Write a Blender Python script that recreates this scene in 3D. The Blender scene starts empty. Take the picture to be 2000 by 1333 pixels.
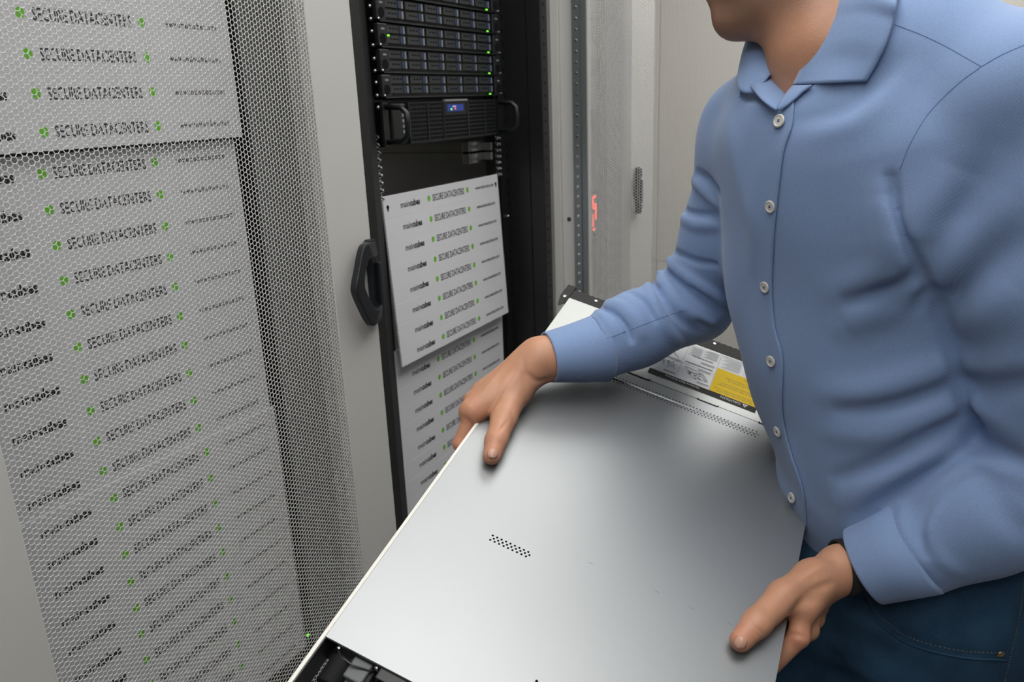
import bpy, math, random
import numpy as np
from mathutils import Vector, Matrix
random.seed(4); np.random.seed(4)
C = bpy.context.scene.collection
SC = bpy.context.scene
PI = math.pi

# ---------------------------------------------------------------- camera, light, exposure
R = np.array([[0.46347806, -0.27345206, 0.84285945],      # world axes (rows) from camera right / down / forward
              [-0.88531540, -0.10266815, 0.45351505],
              [-0.03747980, -0.95639073, -0.28967575]])
CAM = np.array([0.0, 0.0, 1.5]); FPX = 1545.77
cd = bpy.data.cameras.new('camera'); cam = bpy.data.objects.new('camera', cd); C.objects.link(cam)
cd.sensor_width = 36; cd.lens = FPX * 36 / 2000; cd.clip_start = 0.02
cd.dof.use_dof = True; cd.dof.focus_distance = 0.95; cd.dof.aperture_fstop = 8.0
cam.matrix_world = Matrix([[R[0, 0], -R[0, 1], -R[0, 2], CAM[0]], [R[1, 0], -R[1, 1], -R[1, 2], CAM[1]],
                           [R[2, 0], -R[2, 1], -R[2, 2], CAM[2]], [0, 0, 0, 1]])
SC.camera = cam
wld = bpy.data.worlds.new('world'); SC.world = wld; wld.use_nodes = True
wld.node_tree.nodes['Background'].inputs[0].default_value = (0.8, 0.87, 1, 1)
wld.node_tree.nodes['Background'].inputs[1].default_value = 0.25
LAMP_STRENGTH = 4.3
SC.view_settings.view_transform = 'Standard'; SC.view_settings.look = 'None'
SC.view_settings.exposure = 0.0; SC.view_settings.gamma = 1; SC.view_settings.use_curve_mapping = False
SC.cycles.use_denoising = True
SC.cycles.max_bounces = 7; SC.cycles.diffuse_bounces = 4; SC.cycles.glossy_bounces = 4; SC.cycles.transparent_max_bounces = 12
SC.cycles.caustics_reflective = False; SC.cycles.caustics_refractive = False

def pix(x, y, d):
    """World point seen at photograph pixel (x, y), d metres along the viewing axis."""
    return CAM + R @ (np.array([(x - 1000) / FPX, (y - 666.5) / FPX, 1.0]) * d)

# ---------------------------------------------------------------- materials
MATS = {}
def mat(name, col, rough=0.5, metal=0.0, noise=0.0, nscale=20.0, bump=0.0, bscale=200.0, emit=None, estr=0.0, spec=0.5,
        stretch=None, sss=0.0, coat=0.0, rnoise=0.0, twosided=None):
    if name in MATS: return MATS[name]
    m = bpy.data.materials.new(name); m.use_nodes = True; nt = m.node_tree; N = nt.nodes; L = nt.links
    b = N['Principled BSDF']
    b.inputs['Base Color'].default_value = (*col, 1); b.inputs['Roughness'].default_value = rough
    b.inputs['Metallic'].default_value = metal; b.inputs['Specular IOR Level'].default_value = spec
    b.inputs['Coat Weight'].default_value = coat
    if sss: 
        b.inputs['Subsurface Weight'].default_value = sss; b.inputs['Subsurface Radius'].default_value = (1, .35, .2)
        b.inputs['Subsurface Scale'].default_value = 0.006
    if emit: b.inputs['Emission Color'].default_value = (*emit, 1); b.inputs['Emission Strength'].default_value = estr
    tc = N.new('ShaderNodeTexCoord')
    src = tc.outputs['Object']
    if stretch:
        mp = N.new('ShaderNodeMapping'); mp.inputs['Scale'].default_value = stretch; L.new(src, mp.inputs[0]); src = mp.outputs[0]
    if noise or rnoise:
        n = N.new('ShaderNodeTexNoise'); n.inputs['Scale'].default_value = nscale; n.inputs['Detail'].default_value = 4
        L.new(src, n.inputs['Vector'])
        if noise:
            mx = N.new('ShaderNodeMix'); mx.data_type = 'RGBA'
            mx.inputs['A'].default_value = (*[c * (1 - noise) for c in col], 1); mx.inputs['B'].default_value = (*[min(1, c * (1 + noise)) for c in col], 1)
            L.new(n.outputs['Fac'], mx.inputs['Factor']); L.new(mx.outputs['Result'], b.inputs['Base Color'])
        if rnoise:
            mr = N.new('ShaderNodeMapRange'); mr.inputs['To Min'].default_value = rough - rnoise; mr.inputs['To Max'].default_value = rough + rnoise
            L.new(n.outputs['Fac'], mr.inputs['Value']); L.new(mr.outputs[0], b.inputs['Roughness'])
    if bump:
        n2 = N.new('ShaderNodeTexNoise'); n2.inputs['Scale'].default_value = bscale; n2.inputs['Detail'].default_value = 3
        L.new(src, n2.inputs['Vector'])
        bp = N.new('ShaderNodeBump'); bp.inputs['Strength'].default_value = bump; bp.inputs['Distance'].default_value = 0.002
        L.new(n2.outputs['Fac'], bp.inputs['Height']); L.new(bp.outputs[0], b.inputs['Normal'])
    MATS[name] = m; return m

M_WHITE = mat('powder_coat_light_grey', (.60, .595, .57), .42, bump=.06, bscale=900, noise=.02, nscale=3)
M_MESH = mat('perforated_door_coat', (.68, .68, .665), .4)
M_SHEET = mat('white_plastic_panel', (.755, .755, .785), .5, bump=.10, bscale=9, noise=.02, nscale=9, stretch=(1, 1, 5))
M_BLACK = mat('black_steel', (.009, .0098, .0098), .42, bump=.05, bscale=700)
M_DARK = mat('dark_grey_steel', (.035, .036, .037), .5, noise=.1)
M_GREYPLATE = mat('grey_zinc_plate', (.30, .305, .315), .42, metal=.35, noise=.08)
M_BLKPLASTIC = mat('black_plastic', (.010, .0115, .015), .40, bump=.03, bscale=900)
M_DRIVE = mat('drive_caddy_grey', (.028, .030, .033), .45)
M_BLUEDARK = mat('dark_blue_latch', (.018, .032, .075), .4)
M_SILVER = mat('bright_steel', (.62, .62, .62), .25, metal=1)
M_INK = mat('black_ink', (.02, .02, .022), .6)
M_GREYINK = mat('grey_ink', (.045, .045, .05), .6)
M_GREEN = mat('green_ink', (.17, .60, .02), .6)
M_ALU = mat('satin_galvanised_lid', (.355, .37, .38), .44, metal=.80, rnoise=.05, nscale=3, bump=.02, bscale=1500, noise=.02)
M_EDGE = mat('folded_white_edge', (.80, .79, .74), .4)
M_HOLE = mat('vent_hole_black', (.006, .006, .006), .8, spec=.1)
M_FLOOR = mat('grey_raised_floor', (.13, .135, .14), .4, noise=.15, nscale=60)
M_CEIL = mat('ceiling_tile', (.72, .72, .71), .9, bump=.2, bscale=120)
M_WALL = mat('painted_wall', (.70, .67, .62), .7, noise=.02, nscale=3, bump=.05, bscale=60)
M_LEDG = mat('green_status_light', (.05, .6, .03), .4, emit=(.25, 1, .04), estr=1.3)
M_LEDR = mat('red_display_segment', (.8, .05, .03), .4, emit=(1, .09, .05), estr=3.0)
M_LCD = mat('blue_lcd', (.02, .04, .25), .3, emit=(.03, .06, .35), estr=.22)
M_WINK = mat('white_ink', (.75, .75, .75), .6)
M_BEIGE = mat('beige_contact', (.75, .66, .5), .4)

def dense(pl, n=24):
    P = np.array(pl, float); t = np.r_[0, np.cumsum(np.linalg.norm(np.diff(P, axis=0), axis=1))]
    # Catmull-Rom through the points, resampled evenly
    Q = np.vstack([2 * P[0] - P[1], P, 2 * P[-1] - P[-2]]); out = []
    for u in np.linspace(0, len(P) - 1 - 1e-6, n):
        i = int(u); s = u - i; p0, p1, p2, p3 = Q[i], Q[i + 1], Q[i + 2], Q[i + 3]
        out.append(.5 * (2 * p1 + (p2 - p0) * s + (2 * p0 - 5 * p1 + 4 * p2 - p3) * s * s + (3 * p1 - p0 - 3 * p2 + p3) * s ** 3))
    return np.array(out)

# ---------------------------------------------------------------- mesh builders
class MB:
    def __init__(s): s.v = []; s.f = []
    def add(s, vs, fs):
        o = len(s.v); s.v += [tuple(map(float, v)) for v in vs]; s.f += [tuple(o + i for i in f) for f in fs]; return s
    def box(s, x0, x1, y0, y1, z0, z1):
        return s.add([(x0, y0, z0), (x1, y0, z0), (x1, y1, z0), (x0, y1, z0), (x0, y0, z1), (x1, y0, z1), (x1, y1, z1), (x0, y1, z1)],
                     [(0, 3, 2, 1), (4, 5, 6, 7), (0, 1, 5, 4), (1, 2, 6, 5), (2, 3, 7, 6), (3, 0, 4, 7)])
    def prism(s, poly, h, frame=None):
        """poly: 2D outline; extruded by h along local third axis; frame (o, a, b, c)."""
        n = len(poly)
        if frame is None: frame = ((0, 0, 0), (1, 0, 0), (0, 0, 1), (0, 1, 0))
        o, a, b, c = [np.array(q, float) for q in frame]
        vs = [o + a * p[0] + b * p[1] for p in poly] + [o + a * p[0] + b * p[1] + c * h for p in poly]
        return s.add(vs, [tuple(range(n)), tuple(range(2 * n - 1, n - 1, -1))] + [(i, i + n, (i + 1) % n + n, (i + 1) % n) for i in range(n)])
    def cyl(s, p0, p1, r0, r1=None, n=16):
        r1 = r0 if r1 is None else r1
        p0 = np.array(p0, float); p1 = np.array(p1, float); d = p1 - p0; d /= np.linalg.norm(d)
        a = np.cross(d, (0, 0, 1) if abs(d[2]) < .9 else (1, 0, 0)); a /= np.linalg.norm(a); b = np.cross(d, a)
        ang = [2 * PI * i / n for i in range(n)]
        vs = [p0 + (a * math.cos(t) + b * math.sin(t)) * r0 for t in ang] + [p1 + (a * math.cos(t) + b * math.sin(t)) * r1 for t in ang]
        return s.add(vs, [tuple(range(n - 1, -1, -1)), tuple(range(n, 2 * n))] + [(i, (i + 1) % n, (i + 1) % n + n, i + n) for i in range(n)])
    def lathe(s, o, ax, prof, n=20):
        """prof: [(r, h)] along axis ax from o."""
        o = np.array(o, float); d = np.array(ax, float); d /= np.linalg.norm(d)
        a = np.cross(d, (0, 0, 1) if abs(d[2]) < .9 else (1, 0, 0)); a /= np.linalg.norm(a); b = np.cross(d, a)
        vs = []; fs = []
        for r, h in prof:
            for i in range(n):
                t = 2 * PI * i / n; vs.append(o + d * h + (a * math.cos(t) + b * math.sin(t)) * r)
        for k in range(len(prof) - 1):
            for i in range(n): fs.append((k * n + i, k * n + (i + 1) % n, (k + 1) * n + (i + 1) % n, (k + 1) * n + i))
        fs += [tuple(range(n - 1, -1, -1)), tuple((len(prof) - 1) * n + i for i in range(n))]
        return s.add(vs, fs)
    def tube(s, pts, r, n=8, flat=1.0):
        P = np.array(pts, float); k = len(P); rs = r if hasattr(r, '__len__') else [r] * k
        T = np.gradient(P, axis=0); T /= np.linalg.norm(T, axis=1)[:, None]
        up = np.array((0, 0, 1.0)); 
        if abs(T[0] @ up) > .9: up = np.array((1.0, 0, 0))
        a = np.cross(T[0], up); a /= np.linalg.norm(a); vs = []
        for i in range(k):
            a = a - T[i] * (a @ T[i]); a /= np.linalg.norm(a); b = np.cross(T[i], a)
            for j in range(n):
                t = 2 * PI * j / n; vs.append(P[i] + (a * math.cos(t) + b * math.sin(t) * flat) * rs[i])
        fs = [(i * n + j, i * n + (j + 1) % n, (i + 1) * n + (j + 1) % n, (i + 1) * n + j) for i in range(k - 1) for j in range(n)]
        fs += [tuple(range(n - 1, -1, -1)), tuple((k - 1) * n + j for j in range(n))]
        return s.add(vs, fs)
    def mesh(s, name, m, smooth=False):
        me = bpy.data.meshes.new(name); me.from_pydata(s.v, [], s.f)
        if m: me.materials.append(m)
        if smooth: me.shade_smooth()
        me.update(); return me
    def obj(s, name, m, parent=None, loc=None, smooth=False, bevel=0, bseg=2):
        o = bpy.data.objects.new(name, s.mesh(name, m, smooth)); link(o, parent, loc)
        if bevel:
            b = o.modifiers.new('bevel', 'BEVEL'); b.width = bevel; b.segments = bseg; b.limit_method = 'ANGLE'; b.angle_limit = math.radians(40)
            b.harden_normals = False
        return o
def link(o, parent=None, loc=None):
    C.objects.link(o)
    if parent is not None: o.parent = parent
    if loc is not None: o.location = loc
    return o
def meshobj(name, me, parent=None, loc=None):
    return link(bpy.data.objects.new(name, me), parent, loc)
def tag(o, label=None, cat=None, group=None, kind=None):
    for k, v in (('label', label), ('category', cat), ('group', group), ('kind', kind)):
        if v: o[k] = v
    return o
def empty(name, loc=(0, 0, 0), label=None, cat=None, group=None):
    o = bpy.data.objects.new(name, None); C.objects.link(o); o.location = loc; o.empty_display_size = .05
    return tag(o, label, cat, group)
def copy_tree(o, parent=None):
    c = o.copy(); C.objects.link(c)
    if parent is not None: c.parent = parent
    for ch in list(o.children): copy_tree(ch, c)
    return c
_curve_cache = {}
def text_mesh(body, size=1.0, bold=0.0, sx=1.0, align='LEFT', shear=0.0):
    key = (body, size, bold, sx, align, shear)
    if key in _curve_cache: return _curve_cache[key]
    cu = bpy.data.curves.new('lettering', 'FONT'); cu.body = body; cu.size = size; cu.offset = bold; cu.align_x = align
    cu.resolution_u = 2; cu.shear = shear
    ob = bpy.data.objects.new('lettering', cu); C.objects.link(ob)
    dg = bpy.context.evaluated_depsgraph_get(); dg.update()
    me = bpy.data.meshes.new_from_object(ob.evaluated_get(dg))
    v = np.zeros(len(me.vertices) * 3); me.vertices.foreach_get('co', v); v = v.reshape(-1, 3)
    t = [tuple(p.vertices) for p in me.polygons]
    bpy.data.objects.remove(ob); bpy.data.meshes.remove(me)
    v = v.copy(); v[:, 0] *= sx
    _curve_cache[key] = (v, t); return v, t

# ---------------------------------------------------------------- the setting
ZC = 1.5                                   # camera height; rack heights are read against it
def struct(name, mb, m, **k): return tag(mb.obj(name, m, **k), kind='structure')
fl = MB()
XW0, XW1, YW0, YW1, ZT = -1.6, 4.4, -1.35, 3.3, 2.75
floor = tag(bpy.data.objects.new('floor', None), kind='structure'); C.objects.link(floor)
tile = MB().box(0.0015, .5985, .0015, .5985, -.03, 0).mesh('floor_tile', M_FLOOR)
for i in range(10):
    for j in range(9):
        meshobj('tile', tile, floor, (XW0 + i * .6, YW0 - .25 + j * .6, 0))
MB().box(XW0, XW1, YW0, YW1, -.08, -.031).obj('subfloor', M_DARK, floor)
struct('wall_back', MB().box(XW0, XW1, YW1, YW1 + .1, 0, ZT), M_WALL)
struct('wall_right', MB().box(XW0, XW1, YW0 - .1, YW0, 0, ZT), mat('grey_wall', (.20, .20, .20), .7))
struct('wall_left', MB().box(XW0 - .1, XW0, YW0 - .1, YW1 + .1, 0, ZT), MATS['grey_wall'])
wend = struct('wall_end', MB().box(XW1, XW1 + .1, YW0 - .1, YW1 + .1, 0, ZT), M_WALL)
# wall cladding panels on the end wall, with the horizontal joint that shows beside the man's arm
q = pix(1350, 512, 1.0) - CAM; zj = 1.5 + q[2] / q[0] * XW1
for y0 in np.arange(YW0, YW1 - .1, .9125):
    for z0, z1 in ((0.0, zj - .002), (zj + .002, ZT)):
        MB().box(XW1 - .012, XW1, y0 + .002, y0 + .9105, z0, z1).obj('panel', M_WALL, wend)
struct('ceiling', MB().box(XW0, XW1, YW0, YW1, ZT, ZT + .1), M_CEIL)
M_LAMP = mat('lamp_diffuser', (.9, .9, .9), .5, emit=(1.0, .985, .95), estr=LAMP_STRENGTH)
def ceiling_lamp(x, y, lx, ly, label):
    t = empty('ceiling_light', (x, y, ZT), label, 'light', 'recessed ceiling light panels')
    f = MB()
    for a, b, c, d in ((-lx, lx, -ly, -ly + .02), (-lx, lx, ly - .02, ly), (-lx, -lx + .02, -ly, ly), (lx - .02, lx, -ly, ly)):
        f.box(a, b, c, d, -.03, 0)
    f.obj('frame', M_WHITE, t)
    MB().box(-lx + .02, lx - .02, -ly + .02, ly - .02, -.022, -.005).obj('diffuser', M_LAMP, t)
LAMPS = [(-.9, .1), (.6, .1), (2.1, .1), (3.6, .1)]
for (x, y), w_ in zip(LAMPS, ('behind the photographer', 'above the man', 'beyond the man', 'at the far end of the aisle')):
    ceiling_lamp(x, y, .60, .72, 'long recessed ceiling light panel ' + w_)
ceiling_lamp(1.5, 2.75, .60, .30, 'added fill light panel behind the cabinets, brightening the inside of the open one')  # unseen lamp added to light the open cabinet's liner through its missing rear
# ---------------------------------------------------------------- perforated door sheet (one mesh shared by the three doors)
YD, YP = .856, .965                        # door plane and blanking panel plane, distance from the camera's aisle line
def hex_sheet(W, H, p=.0069, hole=.00605, th=.0007):
    cx = p * math.sqrt(3) / 2; nc = int(W / cx) + 1; nr = int(H / p) + 1
    ii, jj = np.meshgrid(np.arange(nc), np.arange(nr), indexing='ij'); ii = ii.ravel(); jj = jj.ravel()
    X = (ii + .5) * cx; Z = (jj + .5 * (ii % 2)) * p
    a = np.arange(6) * PI / 3; Rc = p / math.sqrt(3); Rh = hole / math.sqrt(3)
    n = len(X); V = np.zeros((n, 18, 3))
    for k, (r, y) in enumerate(((Rc, 0), (Rh, 0), (Rh, th))):
        V[:, k * 6:k * 6 + 6, 0] = X[:, None] + r * np.cos(a); V[:, k * 6:k * 6 + 6, 2] = Z[:, None] + r * np.sin(a); V[:, k * 6:k * 6 + 6, 1] = y
    F = []
    for i in range(6):
        j = (i + 1) % 6; F.append((i, j, 6 + j, 6 + i)); F.append((6 + i, 6 + j, 12 + j, 12 + i))
    F = np.array(F)[None] + (np.arange(n) * 18)[:, None, None]
    V = V.reshape(-1, 3); F = F.reshape(-1, 4)
    me = bpy.data.meshes.new('perforated_sheet'); me.vertices.add(len(V)); me.vertices.foreach_set('co', V.ravel())
    me.loops.add(F.size); me.loops.foreach_set('vertex_index', F.ravel().astype(np.int32))
    me.polygons.add(len(F)); me.polygons.foreach_set('loop_start', np.arange(0, F.size, 4, dtype=np.int32))
    me.update(calc_edges=True); me.materials.append(M_MESH); return me
DW, DH = .80, 2.0                          # cabinet door: 800 mm wide
PX0, PX1 = .140, .693                      # perforated field inside the door, from its left edge
SHEET = hex_sheet(PX1 - PX0, DH - .16)

def door_handle(parent, x, z, y0=0):
    """bow handle: a base bar on the door and a grip that bows to the left, in the door plane, standing proud."""
    out = [(.090, .114), (.060, .117), (.043, .115), (.0307, .1012), (.0178, .0781), (.0045, .0553), (.0028, .0401), (.0185, .0102), (.038, -.0181), (.0527, -.0247), (.090, -.020)]
    inn = [(.090, .0905), (.066, .0908), (.050, .0900), (.0440, .082), (.0369, .0699), (.0325, .0490), (.0383, .0319), (.0505, .0094), (.056, .0031), (.066, .002), (.090, .002)]
    out = [(a + .011 * max(0, 1 - a / .06), b) for a, b in out]; inn = [(a + .004, b) for a, b in inn]; out = dense(out, 40); inn = dense(inn, 40); vs = []; n = len(out)
    for k, (a, b) in enumerate(zip(out, inn)):
        e = max(0, (a[0] - .055) / .035); f0, f1 = -.030 + .012 * e, -.016 + .016 * min(1, e * 1.6)
        vs += [(a[0], f1, a[1]), (b[0], f1, b[1]), (b[0], f0, b[1]), (a[0], f0, a[1])]
    fs = [(4 * k + m, 4 * k + (m + 1) % 4, 4 * k + 4 + (m + 1) % 4, 4 * k + 4 + m) for k in range(n - 1) for m in range(4)] + [(3, 2, 1, 0), tuple(4 * n - 4 + q for q in range(4))]
    h = MB().add(vs, fs).obj('handle', M_BLKPLASTIC, parent, (x, y0, z), bevel=.002, bseg=2)
    MB().box(.080, .097, -.012, 0, -.030, .118).obj('base_bar', M_BLKPLASTIC, h, bevel=.002)
    MB().box(.090, .099, -.020, -.010, .004, .078).obj('lock_insert', M_BLKPLASTIC, h, bevel=.002)
    return h

def make_door(parent, loc, rz=0, handle=True, hx=.70, hz=.99, a=PX0, b=PX1, w=DW):
    f = MB(); T = .022
    f.box(0, a, 0, T, 0, DH); f.box(b, w, 0, T, 0, DH); f.box(a, b, 0, T, 0, .08); f.box(a, b, 0, T, DH - .08, DH)
    d = f.obj('door', M_WHITE, parent, loc, bevel=.002); d.rotation_euler = (0, 0, rz)
    sh = meshobj('perforated_sheet', SHEET, d, (a - .001, .002, .082)); sh.scale = ((b - a) / (PX1 - PX0), 1, 1)
    if handle: door_handle(d, hx, hz)
    return d

def make_cabinet(x0, label, rear=True):
    cab = empty('server_cabinet', (x0, YD, 0), label, 'server cabinet', 'row of server cabinets along the aisle')
    D = 1.15
    s = MB()
    s.box(0.004, .018, .03, D, .04, 2.08).obj('side_panel', M_WHITE, cab)
    MB().box(.782, .796, .03, D, .04, 2.08).obj('side_panel', M_WHITE, cab)
    MB().box(.004, .796, .03, D, 2.08, 2.1).obj('roof_panel', M_WHITE, cab)
    MB().box(.018, .782, .05, D, .04, .06).obj('base_plate', M_BLACK, cab)
    if rear: MB().box(.018, .782, D - .02, D, .06, 2.08).obj('rear_panel', M_DARK, cab)
    MB().box(0, .8, .03, D, 0, .04).obj('plinth', M_BLACK, cab)
    return cab

cab1 = make_cabinet(.29, 'closed light grey cabinet with a perforated door, nearest the camera')
make_door(cab1, (0, 0, .05), hx=.700, hz=1.115)
cab2 = make_cabinet(1.09, 'black framed cabinet standing open with servers and printed white panels inside', rear=False)
cab3 = make_cabinet(1.89, 'light grey cabinet with a perforated door, seen through the open door')
d3 = make_door(cab3, (0, 0, .05), hx=.50, hz=1.115, a=.10, b=.54, w=.76)
# cabinet 1 inside: zinc side plates beside the 19 inch frame
def inner_frame(cab, m_plate, m_rail, lx=.145, rx=.655, deep=.12):
    """the two 19 inch mounting rails and the infill plates beside them; x measured from the cabinet's left."""
    MB().box(.018, lx, deep, deep + .006, .06, 2.08).obj('infill_plate', m_plate, cab)
    MB().box(rx, .782, deep, deep + .006, .06, 2.08).obj('infill_plate', m_plate, cab)
    for a, b in ((lx, lx + .018), (rx - .018, rx)):
        MB().box(a, b, deep + .006, deep + .03, .06, 2.08).obj('mounting_rail', m_rail, cab)
inner_frame(cab1, M_GREYPLATE, M_BLACK, lx=.140, rx=.682, deep=.128)
inner_frame(cab3, M_GREYPLATE, M_BLACK)
# cabinet 2 : black frame posts, punched infill plates
for a, b, nm in ((.018, .050, 1), (.745, .782, 1)):
    MB().box(a, b, .02, .06, .06, 2.08).obj('frame_post', M_BLACK, cab2, bevel=.002)
MB().box(.050, .190, .115, .120, .06, 2.08).obj('infill_plate', M_DARK, cab2)
MB().box(.692, .745, .115, .120, .06, 2.08).obj('infill_plate', M_BLACK, cab2)
MB().box(.050, .054, .06, .115, .06, 2.08).obj('return_flange', M_BLACK, cab2)
MB().box(.741, .745, .06, .115, .06, 2.08).obj('return_flange', M_BLACK, cab2)
for a, b in ((.186, .205), (.680, .699)):
    MB().box(a, b, .122, .150, .06, 2.08).obj('mounting_rail', M_BLACK, cab2)
hp = MB()
for k in range(66):
    z = .10 + k * .03
    hp.cyl((.0195 + .004, .0195, z), (.0195 + .004, .0205, z), .0028, n=8)
    hp.cyl((.760, .0195, z), (.760, .0205, z), .003, n=8)
tag(hp.obj('punched_holes', M_HOLE, cab2), kind='stuff')
hp = MB()
for k in range(66):
    z = .10 + k * .03
    hp.box(.722, .727, .1140, .1149, z, z + .012)
tag(hp.obj('punched_slots', M_HOLE, cab2), kind='stuff')
# support rails running back inside the open cabinet
for x, z in ((.20, 1.395), (.20, 1.372), (.672, 1.395), (.672, 1.372)):
    MB().box(x, x + .012, .13, .95, z - .009, z + .009).obj('support_rail', mat('zinc_rail', (.42, .42, .38), .35, metal=.6, noise=.2), cab2, bevel=.001)
for z in (1.395, 1.372):
    MB().box(.600, .690, .150, .17, z - .014, z + .016).obj('rail_bracket', M_SILVER, cab2, bevel=.001)
for x0, x1 in ((.018, .022), (.778, .782)):
    MB().box(x0, x1, .06, 1.13, .06, 2.08).obj('side_liner', mat('grey_liner', (.42, .42, .42), .6), cab2)
# cage nuts
cn = MB().lathe((0, 0, 0), (0, -1, 0), [(.0062, 0), (.0062, .004), (.0035, .005), (.0028, .010), (.0015, .011)], 12).mesh('cage_nut', M_SILVER)
for k in range(9):
    for x in (.196, .689):
        meshobj('cage_nut', cn, cab2, (x, .122, 1.325 + k * .0148))
sc_ = MB().lathe((0, 0, 0), (0, -1, 0), [(.0035, 0), (.0035, .003), (.002, .005)], 10).mesh('screw', M_SILVER)
for k in range(16):
    for x in (.192,):
        meshobj('screw', sc_, cab2, (x - .002, .105, 1.50 + k * .02222 + random.uniform(-.002, .002)))
meshobj('screw', sc_, cab2, (.714, .114, ZC - .283))


# the open door of cabinet 2: hinged on its right side, swung out square into the aisle; its inner face is seen
od = make_door(cab2, (.812, .040, .05), rz=-PI / 2, handle=False, a=.111, b=.664, w=.79)
od['label'] = 'perforated door swung open into the aisle, its inner face towards the camera'
# punched stiffening rail on the inside of the open door (door x = .077 .. .111, standing proud towards the camera)
rl = MB()
rl.box(.077, .080, -.012, 0, .05, DH - .05); rl.box(.077, .098, -.014, -.012, .05, DH - .05); rl.box(.098, .112, -.010, 0, .05, DH - .05)
rail = rl.obj('stiffening_rail', mat('blue_grey_zinc', (.22, .245, .25), .35, metal=.55), od)
rh = MB()
for k in range(76):
    rh.cyl((.088, -.0142, .06 + k * .025), (.088, -.0147, .06 + k * .025), .0036, .0030, n=10)
tag(rh.obj('punched_holes', M_SILVER, rail), kind='stuff')
q = pix(1112, 428, 1.0) - CAM; k_ = 1.902 / q[0]
MB().lathe((.896 - q[1] * k_, 0, 1.45 + q[2] * k_), (0, -1, 0), [(.0055, 0), (.0055, .002), (.003, .004)], 14).obj('door_screw', M_DARK, od)
# thin white lip along the perforated field
MB().box(.1115, .116, -.004, 0, .08, DH - .08).obj('edge_lip', M_WHITE, od)
# ---------------------------------------------------------------- printed blanking panels
U = .04445
def flat_text(body, size, bold, sx, x, z):
    v, t = text_mesh(body, size, bold, sx); n = MB()
    return [(p[0] + x, 0.0, p[1] + z) for p in v], t
SW = .476
strip_me = MB()
nx = 24
# one scored strip: flat face, shallow grooves at its upper and lower edges
prof = [(-.0222, .004), (-.0222, .0004), (-.0219, .0), (.0219, .0), (.0222, .0004), (.0222, .004)]
vs = []; fs = []
for i, x in enumerate((0, SW)):
    vs += [(x, y, z) for z, y in prof]
for k in range(6): fs.append((k, (k + 1) % 6, 6 + (k + 1) % 6, 6 + k))
fs += [(5, 4, 3, 2, 1, 0), (6, 7, 8, 9, 10, 11)]
STRIP = MB().add(vs, fs).mesh('strip', M_SHEET)
ink = MB()
for body, size, bold, sx, x, z in (('main', .0155, 0, .82, .057, -.0065), ('cubes', .0155, .014, .82, .0895, -.0065)):
    ink.add(*flat_text(body, size, bold * .0155, sx, x, z))
INK = ink.mesh('lettering', M_INK)
ink = MB()
ink.add(*flat_text('SECURE DATACENTERS', .0205, .00022, .70, .177, -.0074))
INK2 = ink.mesh('lettering', M_GREYINK)
v_, t_ = text_mesh('SECURE DATACENTERS', .0180, 0, .70); WSEC = v_[:, 0].max()
v_, t_ = text_mesh('www.maincubes.com', .0105, 0, .80); WURL = v_[:, 0].max()
v_, t_ = text_mesh('main', .0155, 0, .82); WMAIN = v_[:, 0].max(); v_, t_ = text_mesh('cubes', .0155, .014 * .0155, .82); WCUB = v_[:, 0].max()
def refit(me, x0, wid, w0):
    w0 = max(v.co.x for v in me.vertices) - x0
    for v in me.vertices: v.co.x = x0 + (v.co.x - x0) * wid / w0
refit(INK2, .177, .134, WSEC)
ink = MB(); ink.add(*flat_text('www.maincubes.com', .0118, .00016, .80, .362, -.004)); URL = ink.mesh('lettering', M_GREYINK); refit(URL, .362, .090, WURL)
ink = MB(); ink.add(*flat_text('main', .0185, .00012, .82, .057, -.0070)); 
WMAIN = max(v[0] for v in ink.v) - .057
for i, v in enumerate(ink.v): ink.v[i] = (.057 + (v[0] - .057) * .033 / WMAIN, v[1], v[2])
k0 = len(ink.v); ink.add(*flat_text('cubes', .0185, .00062, .82, .091, -.0070))
WCUB = max(v[0] for v in ink.v[k0:]) - .091
for i in range(k0, len(ink.v)): v = ink.v[i]; ink.v[i] = (.091 + (v[0] - .091) * .037 / WCUB, v[1], v[2])
INK = ink.mesh('lettering', M_INK)
lg = MB()
for cx in (.0,):
    for a0 in (0, 2, 4):                    # three lozenges of a cube seen corner on
        pts = [(0, 0)]
        for a in (a0, a0 + 1, a0 + 2):
            t = PI / 6 + a * PI / 3 - PI / 3; pts.append((math.cos(t) * .0062, math.sin(t) * .0072))
        mx_ = sum(p[0] for p in pts) / 4; mz_ = sum(p[1] for p in pts) / 4
        pts = [(cx + mx_ + (p[0] - mx_) * .93, 0, mz_ + (p[1] - mz_) * .93) for p in pts]
        lg.add(pts, [(0, 1, 2, 3)])
LOGO = lg.mesh('logo', M_GREEN)
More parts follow.
